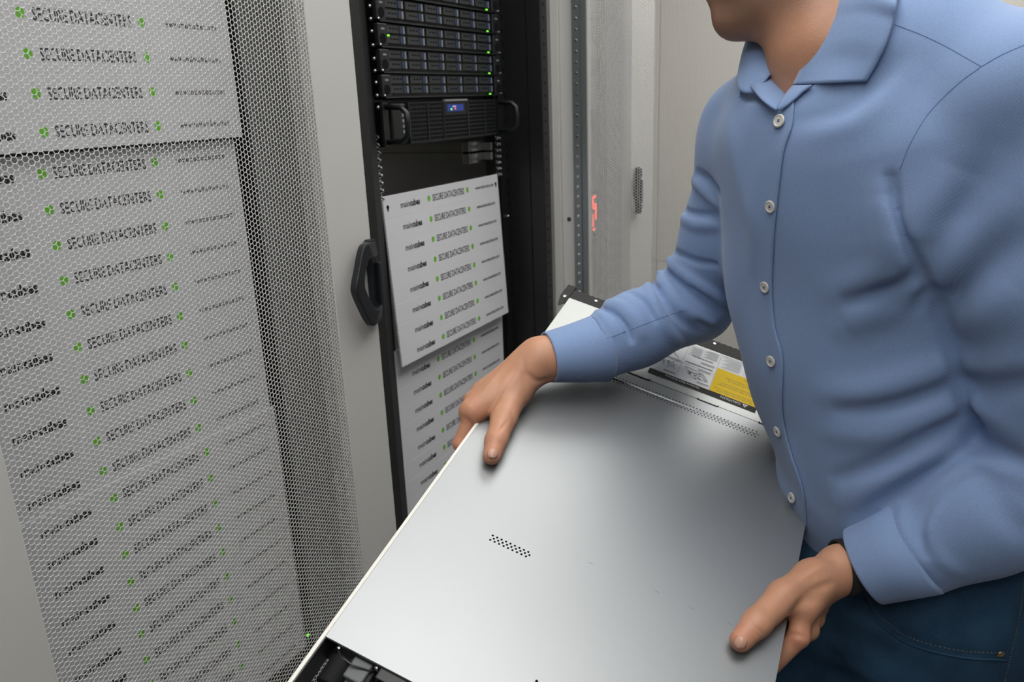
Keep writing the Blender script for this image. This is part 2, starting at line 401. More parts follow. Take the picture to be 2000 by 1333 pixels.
def printed_panel(loc, n, label, tilt=0.0, holes=(True, True), group='printed white blanking panels'):
    """a sheet of n scored 1U strips hanging from its top edge at loc (its top left corner)."""
    t = empty('blanking_panel', loc, label, 'blanking panel', group); t.rotation_euler = (tilt, 0, 0)
    for k in range(n):
        s = meshobj('strip', STRIP, t, (0, 0, -.0222 - k * .04443))
        meshobj('lettering', INK, s, (0, -.0004, 0)); meshobj('lettering', INK2, s, (0, -.0004, 0)); meshobj('lettering', URL, s, (0, -.0004, 0))
        meshobj('logo', LOGO, s, (.163, -.0005, 0)); meshobj('logo', LOGO, s, (.326, -.0005, 0))
    h = MB()
    zs = ([-.0222] if holes[0] else []) + ([-.0222 - (n - 1) * .04443] if holes[1] else [])
    for z in zs:
        for x in (.014, SW - .012): h.cyl((x, -.0005, z), (x, .0, z), .0042, n=14); h.box(x - .002, x + .002, -.0005, 0, z - .008, z)
    if zs: h.obj('slot_hole', M_HOLE, t)
    # ragged moulded tabs along both edges
    e = MB()
    for k in range(n * 6):
        z = -.004 - k * .0074
        e.box(-.0012, 0, .001, .0035, z - .0025, z)
    tag(e.obj('edge_teeth', M_SHEET, t), kind='stuff')
    return t
X1, X2 = .445, 1.285
printed_panel((X1, YP - .012, ZC + .4080), 10, 'topmost printed white panel behind the closed perforated door', holes=(False, False))
printed_panel((X1 - .004, YP + .002, ZC - .0405), 10, 'middle printed white panel behind the closed perforated door', holes=(False, False))
printed_panel((X1 + .002, YP, ZC - .4840), 11, 'lowest printed white panel behind the closed perforated door', holes=(False, False))
printed_panel((X2 - .002, YP + .005, ZC - .172), 8, 'upper printed white panel in the open black cabinet, hanging loose in front', tilt=-.045, holes=(True, False))
printed_panel((X2 + .004, YP + .012, ZC - .497), 12, 'lower printed white panel in the open black cabinet, behind the hanging one', holes=(False, False))
# cabinet 3: plain panel high up behind its mesh, and a lit red display
MB().box(.04, .61, .144, .154, ZC - .035, 2.05).obj('cover_plate', M_WHITE, cab3)
pm = empty('power_meter', (2.357, .985, ZC - .44), 'red lit display glowing behind the mesh of the open door', 'display')
MB().box(0, .12, 0, .05, 0, .15).obj('housing', M_BLACK, pm, bevel=.002)
seg = MB()
for x, z, w, h in ((.068, .128, .022, .008), (.062, .098, .008, .034), (.070, .092, .012, .006), (.086, .056, .007, .052), (.064, .062, .006, .014), (.062, .036, .008, .026), (.066, .022, .016, .008), (.078, .104, .012, .006)):
    seg.box(x, x + w, -.002, 0, z, z + h)
seg.obj('lit_segment', M_LEDR, pm)

# ---------------------------------------------------------------- servers in the open cabinet
XS = 1.283
def make_rack_server():
    t = empty('rack_server', (0, 0, 0))
    H = .0435
    MB().box(.020, SW - .020, .020, .70, .0005, H).obj('chassis', M_BLACK, t)
    # folded front: dark face plate carrying two rows of drive caddies
    MB().box(.016, SW - .016, .006, .020, .0005, H).obj('front_panel', M_BLACK, t)
    lip = MB().box(.010, SW - .010, -.004, .006, -.0008, .0016).obj('front_lip', M_BLKPLASTIC, t, bevel=.0006)
    for s, x0, x1 in ((0, 0, .030), (1, SW - .030, SW)):
        e = MB().box(x0, x1, -.004, .006, .0015, H - .001).obj('ear', M_BLKPLASTIC, t, bevel=.002)
        MB().cyl((x0 + .015, -.0045, .015), (x0 + .015, -.0035, .015), .0095, n=16).obj('thumb_recess', M_HOLE, e)
        MB().box(x0 + .010, x0 + .021, -.0045, -.004, .031, .0345).obj('badge', M_GREYPLATE, e)
        MB().lathe((x0 + (.004 if s == 0 else .026), -.004, .004), (0, -1, 0), [(.0022, 0), (.0022, .002), (.001, .003)], 8).obj('screw', M_SILVER, e)
    w = (SW - .062) / 6
    cad = MB(); cad.box(.001, w - .014, 0, .006, .0008, .0148)
    for a in range(3): pass
    cad = cad.mesh('drive_caddy', M_DRIVE)
    slot = MB()
    for a in range(3): slot.box(.012 + a * .010, .018 + a * .010, -.0004, .0, .0075, .0100)
    slot = slot.mesh('vent_slot', M_HOLE)
    lat = MB().box(w - .0255, w - .0145, -.0012, .0045, .0012, .0145).mesh('latch', M_BLUEDARK)
    lab = MB().box(w - .0125, w - .0075, -.0002, .005, .001, .0145).mesh('status_strip', M_GREYPLATE)
    for r in range(2):
        for c in range(6):
            o = meshobj('drive_caddy', cad, t, (.031 + c * w, .0, .0075 + r * .0185))
            meshobj('vent_slot', slot, o); meshobj('latch', lat, o); meshobj('status_strip', lab, o)
    ld = MB().box(SW - .060, SW - .053, -.0045, -.003, .0022, .0050).obj('status_light', M_LEDG, t)
    return t
sv = make_rack_server(); svlab = ['lowest', 'second lowest', 'third lowest', 'third highest', 'second highest', 'topmost']
for k in range(6):
    s = sv if k == 0 else copy_tree(sv)
    s.location = (XS, .952, ZC + .0155 + k * .04590)
    s['label'] = 'thin black rack server with drive caddies, %s of the six in the open cabinet' % svlab[k]
    s['category'] = 'server'; s['group'] = 'thin black servers in the open cabinet'
MB().box(.034, .037, -.003, 0, .020, .0235).obj('power_light', M_LEDG, [o for o in bpy.data.objects if o.name.startswith('rack_server') and abs(o.location.z - (ZC + .0155 + 2 * .0459)) < 1e-4][0])
# the taller unit below with big handles and a slotted grille
tu = empty('tall_server', (XS, .948, ZC - .077), 'taller black server with bow handles, slotted grille and a small blue screen', 'server')
H2 = .086
MB().box(.02, SW - .02, .02, .70, 0, H2).obj('chassis', M_BLACK, tu)
MB().box(.0, .018, .004, .010, .001, H2 - .001).obj('ear', M_BLACK, tu); MB().box(SW - .018, SW, .004, .010, .001, H2 - .001).obj('ear', M_BLACK, tu)
# bow fronted bezel
bz = MB(); npt = 13; x0, x1 = .075, SW - .040
bow = [(x0 + (x1 - x0) * i / (npt - 1), -.012 * math.sin(PI * (.12 + .76 * i / (npt - 1)))) for i in range(npt)]
vs = []; 
for x, y in bow: vs += [(x, y, .003), (x, y, H2 - .003), (x, .02, H2 - .003), (x, .02, .003)]
fs = [(4 * i, 4 * i + 4, 4 * i + 5, 4 * i + 1) for i in range(npt - 1)] + [(4 * i + 1, 4 * i + 5, 4 * i + 6, 4 * i + 2) for i in range(npt - 1)] + [(4 * i + 3, 4 * i + 7, 4 * i + 4, 4 * i) for i in range(npt - 1)] + [(0, 1, 2, 3), tuple(4 * (npt - 1) + q for q in (3, 2, 1, 0))]
bezel = bz.add(vs, fs).obj('bezel', M_BLKPLASTIC, tu)
def bowy(x): return -.012 * math.sin(PI * (.12 + .76 * (x - x0) / (x1 - x0)))
g = MB()
for r in range(9):
    z = .008 + r * .0084
    x = x0 + .006
    while x < x1 - .008:
        mid = .195 < x < .285
        if not (mid and z > .050) and not (.188 < x < .195) and not (.285 < x < .292):
            g.box(x, x + .0042, bowy(x) - .0006, bowy(x) + .001, z, z + .0052)
        x += .0068
tag(g.obj('grille_slot', M_HOLE, bezel), kind='stuff')
g = MB()
for xx in (.135, .1915, .2885, .372):
    g.box(xx, xx + .0015, bowy(xx) - .0022, bowy(xx), .006, H2 - .006)
g.obj('grille_rib', M_DRIVE, bezel)
g = MB().box(.196, .286, bowy(.24) - .0008, bowy(.24) + .003, .054, .082).obj('screen_surround', M_BLKPLASTIC, bezel)
sc1 = MB().box(.206, .272, bowy(.24) - .0016, bowy(.24), .062, .076).obj('blue_screen', M_LCD, bezel)
MB().box(.219, .223, bowy(.24) - .0024, bowy(.24), .064, .068).obj('status_light', M_LEDG, bezel)
MB().box(.236, .238, bowy(.24) - .0024, bowy(.24), .066, .068).obj('alarm_light', M_LEDR, bezel)
MB().box(.226, .240, bowy(.24) - .0022, bowy(.24), .070, .073).obj('screen_digits', M_WINK, bezel)
MB().box(.195, .287, bowy(.24) - .0035, bowy(.24) + .002, H2 - .0035, H2 + .0005).obj('trim_strip', M_GREYPLATE, bezel)
for x, sx in ((.012, 1), (SW - .008, -1)):
    pts = [(x, .004, .010), (x, -.030, .012), (x, -.042, .022), (x, -.044, .043), (x, -.042, .064), (x, -.030, .074), (x, .004, .076)]
    MB().tube(pts, .0055, n=10).obj('handle', M_BLKPLASTIC, tu, smooth=True)
for x in (.045, ):
    MB().box(x - .022, x + .028, .000, .02, .004, H2 - .004).obj('side_pod', M_BLACK, tu, bevel=.004)
    sl = MB()
    for k in range(6): sl.box(x + .012, x + .018, -.0005, .0005, .014 + k * .0105, .020 + k * .0105)
    tag(sl.obj('pod_slot', M_GREYPLATE, tu), kind='stuff')
# small green lights glimpsed low in the near cabinet
gl = pix(603, 1242, 1.0) - CAM; kk = .975 / gl[1]
tag(MB().box(-.002, .002, 0, .004, -.002, .002).obj('indicator_light', M_LEDG, None, tuple(CAM + gl * kk)), 'tiny green light low behind the closed perforated door', 'indicator light')

# ---------------------------------------------------------------- the server chassis held by the man
O0 = np.array([0.51437864, 0.50792911, -0.51945872]) + CAM
AU = np.array([0.11551152, -0.94686712, -0.30016621]); AV = np.array([0.95911161, 0.02771373, 0.28166802]); AN = np.array([-0.25838346, -0.3204288, 0.9113525])
SWD, SLN, STH = .44, .731, .0435
srv = empty('server_chassis', (0, 0, 0), 'long silver server chassis with a satin metal lid, held by the man', 'server')
srv.matrix_world = Matrix([[AU[i], AV[i], AN[i], O0[i]] for i in range(3)] + [[0, 0, 0, 1]])
def S(u, v, n=0): return O0 + AU * u + AV * v + AN * n
sm_ = MB()
sm_.box(0, .0012, -.085, SLN, -STH, -.0006); sm_.box(SWD - .0012, SWD, -.02, SLN, -STH, -.0001)
sm_.box(0, SWD, -.0, SLN, -STH, -STH + .0012)
sm_.obj('chassis_tray', M_DARK, srv)
MB().box(-.0045, .0, -.085, .45, -.010, .0006).obj('side_rail', M_EDGE, srv, bevel=.0008)
MB().box(-.0035, .0, -.085, .45, -.030, -.010).obj('side_wall', M_EDGE, srv)
# lid: two sheets meeting at a seam, the rear one with punched vents
VS, VB = .577, .705
lid = empty('lid'); lid.parent = srv
def vent_band(mb, u0, u1, v0, nrow, pu, pv, r):
    """a strip of plate with nrow staggered rows of real round holes, u0..u1, from v0 up."""
    top = 0
    n = 10
    for k in range(nrow):
        off = pu / 2 if k % 2 else 0; a = u0 + off; cnt = int((u1 - u0 - off) / pu + 1e-6)
        va, vb = v0 + k * pv, v0 + (k + 1) * pv
        if off: mb.add([(u0, va, 0), (a, va, 0), (a, vb, 0), (u0, vb, 0)], [(0, 1, 2, 3)])
        e = a + cnt * pu
        if e < u1 - 1e-6: mb.add([(e, va, 0), (u1, va, 0), (u1, vb, 0), (e, vb, 0)], [(0, 1, 2, 3)])
        for i in range(cnt):
            cx, cy = a + (i + .5) * pu, (va + vb) / 2; o = []; q = []; d = []
            for j in range(12):
                t = 2 * PI * j / 12 + PI / 12; c, s = math.cos(t), math.sin(t); m = 1 / max(abs(c) / (pu / 2), abs(s) / (pv / 2))
                o.append((cx + c * m, cy + s * m, 0)); q.append((cx + c * r, cy + s * r, 0)); d.append((cx + c * r, cy + s * r, -.0012))
            # square off the cell corners
            cor = [(cx + pu / 2, cy + pv / 2, 0), (cx - pu / 2, cy + pv / 2, 0), (cx - pu / 2, cy - pv / 2, 0), (cx + pu / 2, cy - pv / 2, 0)]
            b = 0; mb.add(o + q + d + cor, [(j, (j + 1) % 12, 12 + (j + 1) % 12, 12 + j) for j in range(12)] + [(12 + j, 12 + (j + 1) % 12, 24 + (j + 1) % 12, 24 + j) for j in range(12)]
                          + [tuple([36 + w] + [x for x in idx][::-1]) for w, idx in enumerate(corner_idx(pu, pv))])
    return v0 + nrow * pv
def corner_idx(pu, pv):
    """for each cell corner, the two octagon-ish outline points either side of it."""
    ang = [2 * PI * j / 12 + PI / 12 for j in range(12)]; out = []
    for w in range(4):
        ca = math.atan2(pv, pu); a = [ca, PI - ca, PI + ca, 2 * PI - ca][w]
        j1 = max((j for j in range(12) if ang[j] <= a + 1e-9), default=11); out.append((j1, (j1 + 1) % 12))
    return out
L1 = MB()
HC1 = (.085, .355); PU, PV, RR = .00525, .0037, .00125
B0 = .5425; b3 = vent_band(L1, HC1[0], HC1[1], B0, 2, PU, PV, RR)
# folded ridge between the second and third rows
rg = MB()
prof = [(b3, 0), (b3 + .0008, .0007), (b3 + .0017, .0009), (b3 + .0026, .0007), (b3 + .0034, 0)]
P_ = []
for u in HC1: P_ += [(u, v, h) for v, h in prof]
L1.add(P_, [(k, k + 1, 6 + k, 5 + k) for k in range(4)])
b4 = vent_band(L1, HC1[0], HC1[1], b3 + .0034, 1, PU, PV, RR)
H2C = (.0935, .1500); q0 = .1915; PU2, PV2 = .0058, .0035; H2C = (.0935, .0935 + 9.5 * PU2); q1 = vent_band(L1, H2C[0], H2C[1], q0, 3, PU2, PV2, .0014)
def quad(mb, u0, u1, v0, v1, z=0): mb.add([(u0, v0, z), (u1, v0, z), (u1, v1, z), (u0, v1, z)], [(0, 1, 2, 3)])
quad(L1, 0, SWD, .0, q0); quad(L1, 0, H2C[0], q0, q1); quad(L1, H2C[1], SWD, q0, q1); quad(L1, 0, SWD, q1, B0)
quad(L1, 0, HC1[0], B0, b4); quad(L1, HC1[1], SWD, B0, b4); quad(L1, 0, SWD, b4, VS - .0004)
# folded rear edge and sides
L1.add([(0, 0, 0), (SWD, 0, 0), (SWD, -.0004, -.0025), (0, -.0004, -.0025)], [(0, 1, 2, 3)])
L1.add([(SWD, 0, 0), (SWD, VS, 0), (SWD + .0005, VS, -.006), (SWD + .0005, 0, -.006)], [(0, 1, 2, 3)])
L1.obj('lid_sheet', M_ALU, lid)
L2 = MB(); quad(L2, .0, SWD, VS + .0002, VB, .0004)
L2.add([(SWD, VS, 0), (SWD, VB, 0), (SWD + .0005, VB, -.006), (SWD + .0005, VS, -.006)], [(0, 1, 2, 3)])
L2.add([(0, VS + .0002, .0004), (SWD, VS + .0002, .0004), (SWD, VS + .0002, -.001), (0, VS + .0002, -.001)], [(0, 1, 2, 3)])
L2.obj('lid_sheet', mat('satin_galvanised_front', (.42, .435, .425), .45, metal=.7, rnoise=.05, nscale=3, noise=.02), lid)
# hinge slots in the seam
for a, b in ((.062, .094), (.145, .181), (.257, .288), (.350, .385)):
    MB().box(a, b, VS - .0016, VS + .0002, -.0002, .0006).prism([(a - .0008, VS - .0016), (a + .0008, VS - .0016), (a + .0008, VS + .0022), (a - .0008, VS + .0022)], .0007, ((0, 0, 0), (1, 0, 0), (0, 1, 0), (0, 0, 1))).prism([(b - .0008, VS - .0016), (b + .0008, VS - .0016), (b + .0008, VS + .0022), (b - .0008, VS + .0022)], .0007, ((0, 0, 0), (1, 0, 0), (0, 1, 0), (0, 0, 1))).obj('seam_slot', M_HOLE, lid)
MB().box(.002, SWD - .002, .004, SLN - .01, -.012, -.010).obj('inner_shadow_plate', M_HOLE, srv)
# embossed chevrons
mk = MB()
for u, v in ((.213, .219), (.294, .221), (.337, .220), (.381, .222)):
    mk.box(u - .0035, u + .0035, v + .0035, v + .0041, 0, .0003); mk.box(u - .0038, u - .0032, v - .004, v + .0041, 0, .0003)
mk.obj('embossed_mark', M_ALU, lid)
MB().cyl((.213, .060, 0), (.213, .060, .0003), .0016, n=10).obj('rivet_hole', M_HOLE, lid)
# black front flange with screws and the mounting ear
fl_ = MB().box(.0, SWD, VB, SLN, -.0005, .0008).obj('front_flange', mat('charcoal_flange', (.012, .012, .012), .6, spec=.3), srv)
th = MB()
for k in range(44): th.box(.012 + k * .0096, .0176 + k * .0096, SLN, SLN + .0012, -.004, .0008)
tag(th.obj('flange_teeth', MATS['charcoal_flange'], fl_), kind='stuff')
for u, v in ((.042, .722), (.145, .723), (.249, .724), (.352, .724)):
    MB().lathe((u, v, .0008), (0, 0, 1), [(.0026, 0), (.0024, .0008), (.001, .0010)], 12).obj('screw', M_SILVER, fl_)
MB().box(0, SWD, SLN - .003, SLN, -STH, -.0005).obj('front_face', M_BLACK, srv)
for s in (0, 1):
    pl = [(-.001, .742), (-.001, .690), (-.006, .676), (-.010, .676), (-.0155, .700), (-.0155, .738)]
    pl = [(p[0], p[1]) for p in pl] if s == 0 else [(SWD - p[0], p[1]) for p in pl][::-1]
    e = MB().prism(pl, .0012, ((0, 0, .0), (1, 0, 0), (0, 1, 0), (0, 0, 1))).obj('mounting_ear', MATS['charcoal_flange'], srv)
    u = -.008 if s == 0 else SWD + .008
    MB().lathe((u, .703, .0012), (0, 0, 1), [(.0042, 0), (.0040, .0014), (.0026, .0022), (.0022, .0010), (.0006, .0010)], 16).obj('ear_screw', M_SILVER, e)
    MB().box(min(u * 1.9, 0) if s == 0 else SWD, 0 if s == 0 else SWD + .0155, .738, .742, -STH, .0).obj('ear_face', M_BLACK, e)
# instruction sticker: reads the right way up from the front, so it is upside down here
st = empty('sticker'); st.parent = srv; st.matrix_parent_inverse = Matrix.Identity(4)
st.location = (.341, .5935, .0008); st.rotation_euler = (0, 0, PI)          # local x runs to the left, local y towards the camera
M_STK = mat('sticker_white', (.72, .73, .76), .35); M_STG = mat('sticker_grey', (.36, .35, .34), .45); M_STB = mat('sticker_charcoal', (.025, .024, .023), .6, spec=.2); M_YEL = mat('sticker_yellow', (.92, .62, .02), .6, spec=.15)
M_FINE = mat('sticker_fine_print', (.09, .085, .08), .5)
def spr(x0, x1, y0, y1, m, nm, z=0.0):
    b = MB(); b.add([(x0, y0, z), (x1, y0, z), (x1, y1, z), (x0, y1, z)], [(0, 1, 2, 3)]); return b.obj(nm, m, st)
spr(0, .168, -.108, 0, M_STK, 'paper')
spr(0, .168, -.0118, .0, M_STB, 'title_bar', .0002)
spr(0, .0735, -.072, -.0122, M_YEL, 'caution_panel', .0002)
def stext(body, size, x, y, m, bold=0, sx=1, nm='lettering', z=.0004, wid=None):
    v, t = text_mesh(body, size, bold * size, sx); v = v.copy()
    if wid: v[:, 0] *= wid / v[:, 0].max()
    b = MB(); b.add([(p[0] + x, p[1] + y, z) for p in v], t); return b.obj(nm, m, st)
stext('CAUTION', .0068, .0235, -.0092, M_WINK, .01, wid=.031)
tr = MB(); tr.add([(.013, -.0100, .0004), (.0215, -.0100, .0004), (.01725, -.0020, .0004)], [(0, 1, 2)]); tr.obj('warning_triangle', M_WINK, st)
stext('!', .0062, .0164, -.0090, M_STB, .03, z=.0006)
stext('Hardware Quick Reference', .0060, .088, -.0088, M_WINK, 0, wid=.054)
lines = ['Turn off power and unplug the system', 'before removing the cover of the unit.', '', 'There may be more than one power supply', 'cord. Disconnect all cords before service.', '', 'Only qualified personnel may open', 'this chassis or replace any parts.', '', 'Two people are required to lift', 'the system safely out of the rack.', '', 'Keep this label with the unit.']
lines = ['This system may have multiple power', 'cords. Disconnect them before servicing', '', 'Read the safety instructions shipped', 'with the system before you open it', '', 'Keep the cover closed in use', 'for proper cooling of the parts', '', 'Lift with care']
for k, ln in enumerate(lines):
    if ln: stext(ln, .0040, .008, -.0185 - k * .0052, M_FINE, .004, wid=min(.060, len(ln) * .00158))
for x in (.0740, .1268): spr(x, x + .0006, -.108, -.0122, M_STG, 'divider', .0003)
spr(.0746, .1268, -.0530, -.0524, M_STG, 'divider', .0003); spr(.1274, .168, -.0530, -.0524, M_STG, 'divider', .0003); spr(0, .0735, -.1080, -.1070, M_STG, 'divider', .0003)
for x0, x1, y in ((.0765, .095, -.017), (.080, .100, -.048), (.078, .100, -.067), (.129, .148, -.017), (.129, .166, -.052)): spr(x0, x1, y - .0045, y, M_STG, 'caption_bar', .0004)
ln = MB()
def line2(x0, y0, x1, y1, w=.0006, z=.0005):
    d = math.hypot(x1 - x0, y1 - y0); nx_, ny_ = -(y1 - y0) / d * w / 2, (x1 - x0) / d * w / 2
    ln.add([(x0 + nx_, y0 + ny_, z), (x1 + nx_, y1 + ny_, z), (x1 - nx_, y1 - ny_, z), (x0 - nx_, y0 - ny_, z)], [(3, 2, 1, 0)])
for a in (((.080, -.028, .092, -.044), (.082, -.026, .094, -.042), (.092, -.044, .120, -.046), (.120, -.046, .104, -.026), (.104, -.026, .080, -.028), (.098, -.034, .102, -.030), (.107, -.040, .114, -.033), (.110, -.036, .113, -.040), (.099, -.038, .104, -.036)),
          ((.132, -.030, .150, -.045), (.150, -.045, .163, -.040), (.138, -.034, .146, -.028), (.150, -.032, .156, -.036), (.152, -.030, .158, -.032), (.134, -.060, .150, -.075), (.150, -.075, .164, -.070))):
    for q in a: line2(*q, w=.0008)
random.seed(8)
for k in range(16):
    x = random.uniform(.092, .112); y = -.024 - random.uniform(0, .018); line2(x, y, x + random.uniform(-.003, .003), y + random.uniform(-.003, .003), .0016)
for k in range(14):
    x = random.uniform(.136, .156); y = -.034 - random.uniform(0, .012); line2(x, y, x + random.uniform(-.003, .003), y + random.uniform(-.003, .003), .0015)
for k in range(16):
    x = .079 + k * .0028; line2(x, -.0585 - .0006 * (k % 3), x + .0022, -.0590, .0026)
for k in range(10):
    x = .083 + k * .0034; line2(x, -.078 - .0015 * (k % 2), x + .0024, -.0790, .0022)
for r in range(9):
    line2(.078, -.0855 - r * .0024, .100 - (r % 3) * .003, -.0855 - r * .0024, .0006); line2(.104, -.0795 - r * .0027, .124 - (r % 2) * .004, -.0795 - r * .0027, .0006)
for r in range(13):
    line2(.004, -.076 - r * .0023, .034 - (r % 3) * .004, -.076 - r * .0023, .0005); line2(.040, -.076 - r * .0023, .070 - (r % 4) * .003, -.076 - r * .0023, .0005)
ln.obj('diagram_print', M_FINE, st)
# rear end: power plug, power supply socket, small fittings (below the lid's rear edge)
rear = MB().box(.016, SWD - .004, .000, .003, -STH + .001, -.003).obj('rear_plate', M_DARK, srv)
pg = empty('power_plug'); pg.parent = srv
MB().cyl((.027, -.036, -.020), (.027, -.006, -.017), .0145, .0145, n=28).obj('plug_grip', mat('matte_black_rubber', (.008, .008, .009), .7, spec=.2), pg, bevel=.002)
MB().box(.032, .062, -.028, .0, -.032, -.012).obj('plug_body', M_DRIVE, pg, bevel=.003)
MB().box(.036, .058, -.024, .0, -.014, -.006).obj('cord_clip', mat('cool_grey_plastic', (.09, .10, .105), .45), pg, bevel=.002)
MB().tube([(.018, -.004, -.008), (.026, -.010, -.004), (.040, -.012, -.003), (.056, -.008, -.006), (.062, -.002, -.012)], .0012, n=8).obj('retaining_wire', M_DRIVE, pg, smooth=True)
sk = MB()
for a in ((.066, .098, -.012, 0, -.006, -.003), (.066, .098, -.012, 0, -.036, -.033), (.066, .069, -.012, 0, -.036, -.003), (.095, .098, -.012, 0, -.036, -.003)): sk.box(*a)
sko = sk.obj('power_socket', M_BLACK, srv, bevel=.001)
for u in (.077, .086): MB().box(u - .0025, u + .0025, -.010, -.002, -.018, -.014).obj('contact', M_BEIGE, sko)
MB().cyl((.104, -.016, -.030), (.104, -.001, -.030), .005, n=16).obj('release_button', mat('blue_plastic', (.02, .16, .55), .35), srv)
for u in (.017, .062, .100): MB().lathe((u, -.001, -.007), (0, -1, 0), [(.003, 0), (.003, .002), (.001, .003)], 12).obj('rear_screw', M_SILVER, srv)
for u in (.125, .165, .21, .26, .31, .36, .40):
    MB().box(u, u + .026, -.004, 0, -.034, -.010).obj('port', M_BLACK, srv)
# ---------------------------------------------------------------- distance field modelling for the figure
def nrm(v): v = np.asarray(v, float); return v / np.linalg.norm(v)
def cv(x, y, z): return R @ np.array([x, y, z], float)         # direction given as right, down, away from the camera
def cw(x, y, z): return CAM + cv(x, y, z)
def smin(a, b, k):
    h = np.maximum(k - np.abs(a - b), 0) / k; return np.minimum(a, b) - h * h * k * .25
def cone(a, b, ra, rb, flat=None, fs=1.0):
    a = np.asarray(a, float); b = np.asarray(b, float); ab = b - a; L2 = ab @ ab
    fm = None if flat is None else nrm(flat)
    def f(p):
        w = p - a; t = np.clip(w @ ab / L2, 0, 1); w = w - t[:, None] * ab
        if fm is not None: w = w + (w @ fm)[:, None] * (fs - 1) * fm
        return np.linalg.norm(w, axis=1) - (ra + (rb - ra) * t)
    f.c = (a + b) / 2; f.r = np.linalg.norm(ab) / 2 + max(ra, rb)
    return f
def clipped(g, c, d, off):
    c = np.asarray(c, float)
    def f(p): return np.maximum(g(p), (p - c) @ d - off)
    f.c = g.c; f.r = g.r; return f
def ellip(c, ax, r):
    c = np.asarray(c, float); A = np.array(ax, float); r = np.array(r, float)
    def f(p):
        q = (p - c) @ A.T; k = np.linalg.norm(q / r, axis=1); k2 = np.linalg.norm(q / (r * r), axis=1) + 1e-9
        return k * (k - 1) / k2
    f.c = c; f.r = r.max(); return f
def chain(P, rs, k=.012, flat=None, fs=1.0):
    fl = [cone(P[i], P[i + 1], rs[i], rs[i + 1], flat, fs) for i in range(len(P) - 1)]
    def f(p):
        d = fl[0](p)
        for g in fl[1:]: d = smin(d, g(p), k)
        return d
    P = np.array(P); f.c = P.mean(0); f.r = np.linalg.norm(P - f.c, axis=1).max() + max(rs); return f
def loft(base, up, s, fdir, secs, n=2.15):
    """secs rows: height, half width, front depth, back depth, forward shift, side shift."""
    T = dense(secs, 80); base = np.asarray(base, float)
    def f(p):
        q = p - base; h = q @ up; v = [np.interp(h, T[:, 0], T[:, i]) for i in range(1, 6)]
        x = q @ s - v[4]; y = q @ fdir - v[3]; b = np.where(y > 0, v[1], v[2])
        e = (np.abs(x / v[0]) ** n + np.abs(y / b) ** n) ** (1 / n)
        d = (e - 1) * np.minimum(v[0], b) * .9
        ho = np.maximum(h - T[-1, 0], T[0, 0] - h)
        return np.where(ho > 0, np.sqrt(np.maximum(d, 0) ** 2 + ho ** 2) + np.minimum(d, 0) * 0, np.maximum(d, ho))
    f.c = None; return f
def combine(items):
    """items: (primitive, blend radius) added in turn."""
    def f(p):
        d = None
        for g, k in items:
            if d is None: d = g(p); continue
            if g.c is not None:
                near = np.linalg.norm(p - g.c, axis=1) < g.r + .12
                if not near.any(): continue
                d = d.copy(); d[near] = smin(d[near], g(p[near]), k)
            else: d = smin(d, g(p), k)
        return d
    f.c = None; return f
def fold_field(base, curves):
    """curves: (points, amplitude, width); positive amplitude raises a ridge, negative cuts a crease."""
    def f(p):
        d = base(p)
        for P, amp, wd in curves:
            c = P.mean(0); rr = np.linalg.norm(P - c, axis=1).max() + 3 * wd
            m = (np.linalg.norm(p - c, axis=1) < rr) & (np.abs(d) < .05)
            if not m.any(): continue
            q = p[m]; best = np.full(len(q), 9.0); tt = np.zeros(len(q)); n = len(P) - 1
            for i in range(n):
                a = P[i]; ab = P[i + 1] - a; t = np.clip((q - a) @ ab / (ab @ ab + 1e-12), 0, 1)
                e = np.linalg.norm(q - a - t[:, None] * ab, axis=1); u = e < best
                best[u] = e[u]; tt[u] = (i + t[u]) / n
            d[m] -= amp * np.exp(-(best / wd) ** 2) * np.sin(np.clip(tt, .0, 1) * PI * .9 + .05 * PI) ** .5
        return d
    f.c = None; return f
